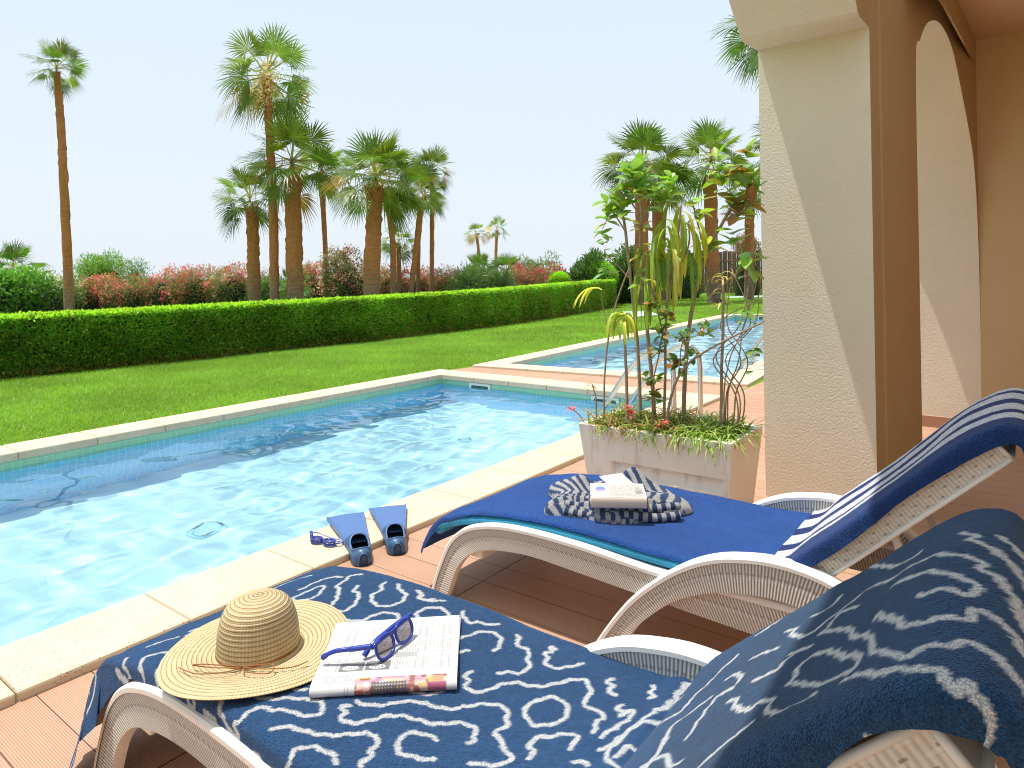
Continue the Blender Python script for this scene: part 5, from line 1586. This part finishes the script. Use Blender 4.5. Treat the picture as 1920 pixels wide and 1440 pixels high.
bush('large dark shrub behind the planter stems', 1180, 28, 110, 2.5, 4600, (.06, .12, .03), 22, L=.2, W=.06, name='green_bush', group=None)
bush('dark shrub between the palms behind the planter', 1265, 32, 120, 2.2, 4000, (.05, .10, .03), 23, L=.2, W=.05, name='green_bush', group=None)
bush('bush with hanging dull red flowers over the fence', 1400, 34, 80, 3.0, 3000, (.08, .10, .04), 24, [(.42, .12, .13), (.36, .09, .10)], 800, z0=1.8)
bush('distant green shrub at the very left edge', -70, 27, 170, 1.9, 3600, (.08, .15, .03), 25, L=.15, W=.06, name='green_bush', group=None)

# ================================================================== PLANTER
def build_planter():
    t = thing('concrete_planter', 'pale weathered concrete planter trough beside the pillar', 'planter', (3.18, 1.44, 0))
    X0, X1, Y0, Y1, H = 2.955, 3.395, 1.05, 1.832, .445
    tx, ty = .050, .045
    w = .032
    def at_(f, X, Y): # taper towards the ground
        cx, cy = (X0 + X1) / 2, (Y0 + Y1) / 2
        k = 1 - f
        return X - math.copysign(tx * k, X - cx), Y - math.copysign(ty * k, Y - cy), H * f
    V = []; F = []
    ny, nz = 90, 110
    for j in range(nz):
        f = j / (nz - 1)
        for i in range(ny):
            g = i / (ny - 1)
            Y = Y0 + (Y1 - Y0) * g
            x, y, z = at_(f, X0, Y)
            gy = min(1, max(0, (.80 - g) / .025)) * min(1, max(0, (g - .03) / .02))
            # a long recess whose lower lip juts out again
            zz = (z - .212) / .062
            dep = (.032 * (1 - .8 * max(0, 1 - zz)) if 0 < zz < 1 else (-.008 if -.2 < zz <= 0 else 0)) * gy
            y = Y0 + (Y1 - Y0) * g + (ty * (1 - f)) * (1 - 2 * g)
            V.append((x + dep, y, z))
    for j in range(nz - 1):
        for i in range(ny - 1):
            a = j * ny + i; F.append((a, a + ny, a + ny + 1, a + 1))
    parts = [(V, F)]
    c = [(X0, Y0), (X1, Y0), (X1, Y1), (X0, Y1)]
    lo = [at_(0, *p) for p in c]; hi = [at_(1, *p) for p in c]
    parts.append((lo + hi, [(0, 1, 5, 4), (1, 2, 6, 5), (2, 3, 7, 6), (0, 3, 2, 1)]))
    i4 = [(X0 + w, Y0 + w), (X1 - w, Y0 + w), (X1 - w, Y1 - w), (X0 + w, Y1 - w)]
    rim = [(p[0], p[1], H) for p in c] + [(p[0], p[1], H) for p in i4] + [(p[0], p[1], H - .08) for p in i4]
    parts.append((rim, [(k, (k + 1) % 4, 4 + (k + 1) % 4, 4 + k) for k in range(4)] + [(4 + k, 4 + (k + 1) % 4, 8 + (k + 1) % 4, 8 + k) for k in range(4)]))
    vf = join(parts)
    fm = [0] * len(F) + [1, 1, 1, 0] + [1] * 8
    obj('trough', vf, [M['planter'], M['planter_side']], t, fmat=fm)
    n = 40
    U, W_ = np.meshgrid(np.linspace(X0 + w - .005, X1 - w + .005, n), np.linspace(Y0 + w - .005, Y1 - w + .005, 60), indexing='ij')
    Z = .405 + .02 * vnoise(U * 20, W_ * 20)
    obj('soil', (np.stack([U, W_, Z], -1).reshape(-1, 3), gridfaces(n, 60)[:, ::-1].copy()), M['soil'], t)
build_planter()
o = obj('wall_fitting', join([tube([(3.45, 1.139, z), (3.45, 1.16, z)], .012, 10) for z in (.235, .29)] + [box(3.43, 3.47, 1.13, 1.14, .22, .31)]), M['fence'], base=(3.45, 1.14, .26))
bpy.data.objects.remove(o, do_unlink=True)

def strap(p, d, L, W, droop, nseg=6, fold=.25, r=random):
    """strap leaf: 3 vertices across, arching down"""
    p = Vector(p); d = Vector(d).normalized()
    s = d.cross(Vector((0, 0, 1)))
    if s.length < .05: s = Vector((1, 0, 0))
    s.normalize()
    V = []; F = []
    q = p.copy(); dd = d.copy()
    for i in range(nseg + 1):
        f = i / nseg
        w = W * (math.sin(PI * min(1, .12 + .88 * f)) ** .6 if f < 1 else 0.02)
        up = s.cross(dd).normalized()
        V += [tuple(q + s * w / 2 + up * w * fold), tuple(q), tuple(q - s * w / 2 + up * w * fold)]
        q = q + dd * (L / nseg)
        dd = (dd + Vector((0, 0, -1)) * droop / nseg).normalized()
    for i in range(nseg):
        a = i * 3
        F += [(a, a + 1, a + 4, a + 3), (a + 1, a + 2, a + 5, a + 4)]
    return V, F

def ovate(p, d, L, W, droop=.3, roll=0.0):
    p = Vector(p); d = Vector(d).normalized()
    s = d.cross(Vector((0, 0, 1)))
    if s.length < .05: s = Vector((1, 0, 0))
    s.normalize(); s = Matrix.Rotation(roll, 3, d) @ s
    V = []; F = []
    wprof = [.04, .55, .9, 1.0, .88, .55, .03]
    q = p.copy(); dd = d.copy(); n = len(wprof) - 1
    for i, w in enumerate(wprof):
        up = s.cross(dd).normalized(); w = w * W / 2
        V += [tuple(q + s * w + up * w * .28), tuple(q), tuple(q - s * w + up * w * .28)]
        q = q + dd * (L / n); dd = (dd + Vector((0, 0, -1)) * droop / n).normalized()
    for i in range(n):
        a = i * 3; F += [(a, a + 1, a + 4, a + 3), (a + 1, a + 2, a + 5, a + 4)]
    return V, F

def PX(px, py, x=3.15):
    """plan of the planting: horizontal place and height of a stem point in the trough"""
    return (x, 1.739 - .00290 * (px - 1150), .515 + .00274 * (760 - py))

def plant(name, label, cat, stems, leaves, group=None):
    """stems: (points, radius0, radius1); leaves: list of (V, F, colour)"""
    b = stems[0][0][0]
    t = thing(name, label, cat, b, group)
    sm = []
    for P, a, c in stems:
        Q = catmull(P, 6)
        Q = Q + np.stack([.004 * vnoise(np.arange(len(Q)) * .7, np.full(len(Q), a * 900)), .004 * vnoise(np.arange(len(Q)) * .7 + 30, np.full(len(Q), a * 500)), np.zeros(len(Q))], 1)
        obj('stem', tube([tuple(q) for q in Q], list(np.linspace(a, c, len(Q))), 8), M['stem'], t, smooth=True)
    V = []; F = []; C = []
    for v, f, c in leaves:
        n = len(V); V += v; F += [tuple(i + n for i in q) for q in f]
        m = len(v)
        cc = np.array([c] * m, float)
        cc[1::3] = cc[1::3] * .8 + np.array([.20, .24, .07]) * .2       # lighter midrib
        C.append(cc * np.random.default_rng(n).uniform(.9, 1.1, (m, 1)))
    if V: obj('leaves', (V, F), M['leaf'], t, col=np.vstack(C), smooth=True)
    return t

rp = random.Random(5)
G1, G2, G3, G4 = (.12, .24, .030), (.085, .185, .035), (.20, .29, .045), (.13, .23, .09)
YL, RD, BR = (.36, .36, .03), (.16, .085, .03), (.26, .11, .05)
def whorl(c, n, L, W, el0=-10, el1=65, cols=(G1, G2, G3), rad=.0, dz=.12):
    out = []
    for k in range(int(n * 2.3)):
        az = k * 2.4 + rp.uniform(-.3, .3); el = R(rp.uniform(el0, el1))
        d = (math.cos(az) * math.cos(el), math.sin(az) * math.cos(el), math.sin(el))
        p = (c[0] + rp.uniform(-rad, rad), c[1] + rp.uniform(-rad, rad), c[2] - rp.random() * dz)
        v, f = ovate(p, d, L * rp.uniform(.5, 1.05), W * rp.uniform(.65, 1.05), rp.uniform(.1, .6), rp.uniform(-.5, .5))
        out.append((v, f, tuple(x * rp.uniform(.8, 1.2) for x in rp.choice(cols))))
    return out
top1 = PX(1205, 318)
plant('rubber_plant', 'tallest rubber plant in the planter, bright green leaves at its top', 'plant',
      [([PX(1232, 800), PX(1226, 700), PX(1218, 600), PX(1210, 480), PX(1212, 390), top1], .011, .008), ([PX(1211, 420), PX(1230, 385), PX(1246, 362)], .006, .004), ([PX(1212, 410), PX(1195, 380), PX(1180, 360)], .005, .004)],
      whorl(top1, 15, .135, .062, -5, 75, (G1, G2, G3, G4), .015, .14) + whorl(PX(1250, 360), 7, .12, .055, -20, 60, (G1, G2, G3)) + whorl(PX(1180, 355), 6, .12, .055, -10, 60, (G1, G2)) + whorl(PX(1213, 420), 4, .10, .05, -20, 30, (YL, RD, G3), 0, .03) + whorl(PX(1225, 335), 5, .13, .06, -10, 70, (G1, G3)) + whorl(PX(1190, 330), 5, .12, .055, -10, 60, (G1, G4)) + whorl(PX(1265, 335), 5, .11, .05, -20, 60, (G1, G2)) + whorl(PX(1215, 500), 3, .10, .045, -30, 30, (G2, G1)) + whorl(PX(1208, 450), 3, .10, .05, -30, 20, (YL, G3)))
plant('rubber_plant', 'rubber plant leaning left, single leaves hanging against the sky', 'plant',
      [([PX(1195, 800, 3.2), PX(1192, 660, 3.2), PX(1182, 540, 3.2), PX(1170, 420, 3.2), PX(1160, 365, 3.2)], .010, .007), ([PX(1172, 430, 3.2), PX(1150, 395, 3.2), PX(1132, 370, 3.2)], .005, .003), ([PX(1180, 520, 3.2), PX(1150, 490, 3.2), PX(1130, 470, 3.2)], .004, .002), ([PX(1165, 400, 3.2), PX(1140, 400, 3.2), PX(1124, 422, 3.2)], .003, .002)],
      whorl(PX(1160, 362, 3.2), 11, .115, .052, -10, 70, (G1, G2, G4)) + whorl(PX(1135, 368, 3.2), 8, .11, .05, -30, 60, (G1, G4, G3)) + whorl(PX(1124, 424, 3.2), 5, .085, .04, -40, 40, (G2, G4)) + whorl(PX(1132, 470, 3.2), 5, .10, .035, -20, 30, (G4, G2)))
plant('rubber_plant', 'rubber plant at the right of the planter, its large leaves beside the pillar', 'plant',
      [([PX(1268, 800, 3.25), PX(1275, 660, 3.25), PX(1290, 560, 3.25), PX(1312, 480, 3.25), PX(1345, 420, 3.25), PX(1368, 385, 3.25)], .012, .007), ([PX(1312, 480, 3.25), PX(1300, 420, 3.25), PX(1290, 380, 3.25)], .005, .004), ([PX(1345, 420, 3.25), PX(1390, 395, 3.25), PX(1395, 350, 3.25)], .006, .004), ([PX(1330, 540, 3.25), PX(1380, 500, 3.25), PX(1392, 470, 3.25)], .005, .003)],
      whorl(PX(1368, 380, 3.25), 9, .13, .062, -20, 60, (G1, G2, G3, RD)) + whorl(PX(1388, 350, 3.25), 9, .115, .062, -30, 70, (G1, G2, RD, G3), .02) + whorl(PX(1385, 305, 3.25), 5, .11, .06, -20, 70, (G1, RD, G2)) + whorl(PX(1385, 475, 3.25), 5, .11, .055, -40, 30, (G2, G1)) + whorl(PX(1320, 440, 3.25), 5, .11, .055, -30, 40, (G2, YL)) + whorl(PX(1335, 300, 3.25), 5, .11, .05, -20, 60, (G1, G3)) + whorl(PX(1300, 375, 3.25), 5, .11, .05, -20, 60, (G2, G3)) + whorl(PX(1360, 430, 3.25), 4, .11, .05, -20, 40, (G2, G1)) + whorl(PX(1345, 335, 3.25), 6, .12, .055, -20, 50, (G1, YL, RD)))
# long yellow striped straps
lv = []
for k in range(60):
    bx, by = rp.choice([(1290, 395), (1272, 420), (1300, 430), (1262, 450), (1285, 470), (1240, 470), (1225, 520)])
    p = PX(bx + rp.uniform(-12, 12), by + rp.uniform(-10, 14), 3.12 + rp.uniform(-.05, .08))
    az = rp.uniform(0, 6.3)
    v, f = strap(p, (math.cos(az) * .30, math.sin(az) * .42, rp.uniform(-.6, .35)), rp.uniform(.20, .36), rp.uniform(.020, .032), rp.uniform(5, 9), 9)
    lv.append((v, f, tuple(x * rp.uniform(.8, 1.2) for x in rp.choice([(.28, .30, .035), (.24, .28, .04), (.15, .22, .035), (.34, .33, .08), (.09, .15, .025)]))))
plant('strap_leaf_plant', 'plant with long hanging yellow striped straps in mid planter', 'plant',
      [([PX(1252, 800, 3.12), PX(1256, 680, 3.12), PX(1262, 560, 3.12), PX(1282, 450, 3.12), PX(1290, 390, 3.12)], .008, .005), ([PX(1258, 640, 3.12), PX(1240, 560, 3.12), PX(1225, 515, 3.12)], .005, .004), ([PX(1263, 540, 3.12), PX(1300, 470, 3.12), PX(1302, 425, 3.12)], .006, .004)], lv)
lv = []
for k in range(22):
    p = PX(1192 + rp.uniform(-8, 8), 592 + rp.uniform(-8, 10), 3.05)
    az = rp.uniform(0, 6.3)
    v, f = strap(p, (math.cos(az) * .5, math.sin(az) * .6, .3), rp.uniform(.11, .19), .017, 5.5, 8)
    lv.append((v, f, rp.choice([(.34, .38, .04), (.28, .34, .05), (.16, .22, .03), (.42, .40, .08)])))
for k in range(5):
    v, f = strap(PX(1150, 540, 3.05), (rp.uniform(-.4, .2), .8, .35), rp.uniform(.14, .22), .018, 2.6, 8)
    lv.append((v, f, (.38, .40, .10)))
plant('strap_leaf_plant', 'small drooping strap leaf plant at the left of the planter', 'plant',
      [([PX(1196, 800, 3.05), PX(1195, 700, 3.05), PX(1194, 640, 3.05), PX(1192, 592, 3.05)], .009, .006), ([PX(1150, 800, 3.05), PX(1153, 700, 3.05), PX(1165, 610, 3.05), PX(1185, 545, 3.05), PX(1205, 500, 3.05)], .005, .004), ([PX(1162, 620, 3.05), PX(1152, 570, 3.05), PX(1149, 540, 3.05)], .003, .002)], lv)
# dark small leaved shrub
lv = []
stm = [([PX(1262, 800, 3.05), PX(1272, 745, 3.05), PX(1290, 690, 3.05), PX(1320, 655, 3.05), PX(1375, 620, 3.05), PX(1430, 590, 3.05)], .008, .004), ([PX(1240, 800, 3.08), PX(1238, 720, 3.08), PX(1255, 640, 3.08), PX(1262, 600, 3.08)], .004, .003), ([PX(1290, 690, 3.05), PX(1296, 640, 3.05), PX(1305, 615, 3.05)], .003, .002)]
for bx, by in ((1262, 605), (1250, 640), (1300, 612), (1312, 640), (1240, 690), (1245, 720), (1285, 660), (1270, 575), (1330, 600), (1245, 560)):
    lv += whorl(PX(bx, by, 3.06), 7, .062, .036, -40, 60, ((.045, .10, .02), (.06, .12, .025), (.09, .15, .03), BR), .03, .05)
plant('leafy_shrub', 'low dark leaved shrub with a diagonal branch in the planter', 'plant', stm, lv)
lv = []
for k in range(16):
    az = rp.uniform(0, 6.3)
    v, f = strap(PX(1350, 520 + rp.uniform(-10, 50), 3.18), (math.cos(az), math.sin(az), .4), rp.uniform(.05, .11), .008, 2.0, 5); lv.append((v, f, (.42, .36, .16)))
plant('dry_stem_plant', 'bare brown stem with a tuft of dry straps, right in the planter', 'plant',
      [([PX(1343, 800, 3.18), PX(1345, 700, 3.18), PX(1349, 620, 3.18), PX(1351, 520, 3.18)], .008, .007)], lv)
lv = whorl(PX(1385, 560, 3.2), 4, .10, .035, -50, 20, (G2, G1)) + whorl(PX(1395, 640, 3.2), 5, .07, .035, -30, 40, (G2, (.05, .1, .02)))
tw = []
for k in range(7):
    a0 = 1352 + rp.uniform(-8, 18)
    tw.append(([PX(a0, 800, 3.2), PX(a0 + rp.uniform(-4, 14), 720, 3.2 + rp.uniform(-.05, .05)), PX(1350 + rp.uniform(-25, 40), 660, 3.2 + rp.uniform(-.06, .06)), PX(1362 + rp.uniform(-20, 45), 600, 3.2), PX(1385 + rp.uniform(-25, 35), 530 + rp.uniform(-40, 40), 3.2)], .004, .002))
plant('leafy_shrub', 'tangle of thin curved twigs at the right end of the planter', 'plant', tw, lv)
lv = []
for k in range(6): 
    v, f = strap(PX(1136 + rp.uniform(-3, 3), 735 + rp.uniform(-20, 5), 3.02), (rp.uniform(-.3, .3), rp.uniform(-.5, .8), .3), .05, .008, 2.5, 4); lv.append((v, f, BR))
plant('dry_stem_plant', 'short withered twig at the left end of the planter', 'plant', [([PX(1142, 800, 3.02), PX(1141, 760, 3.02), PX(1140, 735, 3.02), PX(1133, 715, 3.02)], .005, .003), ([PX(1120, 800, 3.02), PX(1112, 775, 3.0), PX(1090, 758, 2.98)], .004, .003)], lv)
# ground cover filling the trough
VV = []; FF = []; CC = []
for k in range(2300):
    x = 2.985 + .38 * rp.random(); y = 1.08 + .72 * rp.random()
    edge = min(1, (x - 2.96) / .08)
    az = rp.uniform(0, 6.3) if rp.random() < .5 else PI + rp.uniform(-1.2, 1.2)
    el = rp.uniform(.5, 2.6)
    v, f = strap((x, y, .40 + .02 * rp.random()), (math.cos(az), math.sin(az), el), rp.uniform(.07, .19), rp.uniform(.005, .011), rp.uniform(1.2, 3.2), 5)
    n = len(VV); VV += v; FF += [tuple(i + n for i in q) for q in f]
    c = rp.choice([(.10, .17, .03), (.14, .21, .05), (.07, .12, .025), (.20, .24, .08), (.17, .09, .045), (.24, .15, .07)])
    if y < 1.30: c = rp.choice([(.10, .18, .03), (.16, .24, .06), (.26, .30, .11)])
    CC += [c] * len(v)
for bx, by in ((1095, 762), (1208, 752), (1213, 762), (1270, 770), (1262, 775)):
    for k in range(14):
        az = rp.uniform(0, 6.3); v, f = strap(PX(bx + rp.uniform(-5, 5), by + rp.uniform(-6, 6), 3.0), (math.cos(az), math.sin(az), .5), .022, .012, 1.0, 3)
        n = len(VV); VV += v; FF += [tuple(i + n for i in q) for q in f]; CC += [rp.choice([(.55, .12, .16), (.5, .16, .2), (.30, .05, .05)])] * len(v)
o = obj('ground_cover', (VV, FF), M['leaf'], base=(3.18, 1.44, .42), col=np.array(CC), smooth=True)
tag(o, 'mixed grassy ground cover with dry and pink tips filling the planter', 'ground cover', kind='stuff')

# ================================================================== CAMERA, WORLD, SUN
F_PX, YAW, ROLL, HOR = 1280.0, math.atan(970 / 1280.0), R(1.0), 517.0
cam = bpy.data.cameras.new('Camera'); cam_o = bpy.data.objects.new('Camera', cam); COL.objects.link(cam_o)
cam.sensor_width = 36; cam.lens = F_PX / 1920 * 36
cam.shift_x = 0; cam.shift_y = -(720 - HOR) / 1920
fw = Vector((math.cos(YAW), math.sin(YAW), 0)); rt = Vector((math.sin(YAW), -math.cos(YAW), 0)); up = Vector((0, 0, 1))
rt2 = rt * math.cos(ROLL) - up * math.sin(ROLL) * 1; up2 = up * math.cos(ROLL) + rt * math.sin(ROLL) * 1
m = Matrix((rt2, up2, -fw)).transposed().to_4x4(); m.translation = (0, 0, 1.2)
cam_o.matrix_world = m
cam.clip_start = 0.05; cam.clip_end = 3000
scene.camera = cam_o

SD = Vector((.40, -1.0, -3.97)).normalized()            # direction the sunlight travels
sun = bpy.data.lights.new('Sun', 'SUN'); so = bpy.data.objects.new('Sun', sun); COL.objects.link(so)
sun.energy = 5.0; sun.angle = R(.53); sun.color = (1.0, .955, .88)
so.rotation_euler = SD.to_track_quat('-Z', 'Y').to_euler(); so.location = (0, 5, 12)
elev = math.asin(-SD.z); azim = math.atan2(-SD.x, -SD.y)
wd = bpy.data.worlds.new('World'); scene.world = wd; wd.use_nodes = True
nt = wd.node_tree; bg = nt.nodes['Background']
sky = nt.nodes.new('ShaderNodeTexSky'); sky.sky_type = 'NISHITA'; sky.sun_disc = False
sky.sun_elevation = elev; sky.sun_rotation = azim
sky.air_density = 1.0; sky.dust_density = 4.0; sky.ozone_density = 1.0
mx = nt.nodes.new('ShaderNodeMix'); mx.data_type = 'RGBA'; mx.inputs[0].default_value = .90
tc = nt.nodes.new('ShaderNodeTexCoord'); sp = nt.nodes.new('ShaderNodeSeparateXYZ'); rmp = nt.nodes.new('ShaderNodeValToRGB')
nt.links.new(tc.outputs['Generated'], sp.inputs[0]); nt.links.new(sp.outputs[2], rmp.inputs[0])
for e, (p, c) in zip((rmp.color_ramp.elements[0], rmp.color_ramp.elements[1], rmp.color_ramp.elements.new(.42)), ((0.0, (.985, 1.0, 1.0)), (1.0, (.55, .72, .95)), (.42, (.86, .965, 1.0)))):
    e.position = p; e.color = (*c, 1)
vm = nt.nodes.new('ShaderNodeVectorMath'); vm.operation = 'MULTIPLY'; vm.inputs[1].default_value = (9.8, 10.4, 11.3)
nt.links.new(rmp.outputs[0], vm.inputs[0]); nt.links.new(sky.outputs[0], mx.inputs[6]); nt.links.new(vm.outputs[0], mx.inputs[7])
nt.links.new(mx.outputs[2], bg.inputs[0]); bg.inputs[1].default_value = .095

# refracted sunlight on the pool floors
try:
    sun.cycles.is_caustics_light = True
    for o in (w1, w2): o.cycles.is_caustics_caster = True
    for o in COL.objects:
        if o.name.startswith('pool_basin') or (o.parent and o.parent.name.startswith('floor_drain')): o.cycles.is_caustics_receiver = True
except Exception as e:
    print('caustics', e)
scene.view_settings.view_transform = 'Standard'; scene.view_settings.look = 'None'
scene.view_settings.exposure = 0; scene.view_settings.gamma = 1
scene.render.engine = 'CYCLES'
scene.cycles.max_bounces = 12; scene.cycles.diffuse_bounces = 6; scene.cycles.filter_width = 1.05; scene.cycles.transparent_max_bounces = 8; scene.cycles.transmission_bounces = 6
scene.cycles.use_denoising = True
try: scene.cycles.denoiser = 'OPENIMAGEDENOISE'
except Exception: pass
scene.cycles.sample_clamp_indirect = 6
scene.cycles.caustics_reflective = False
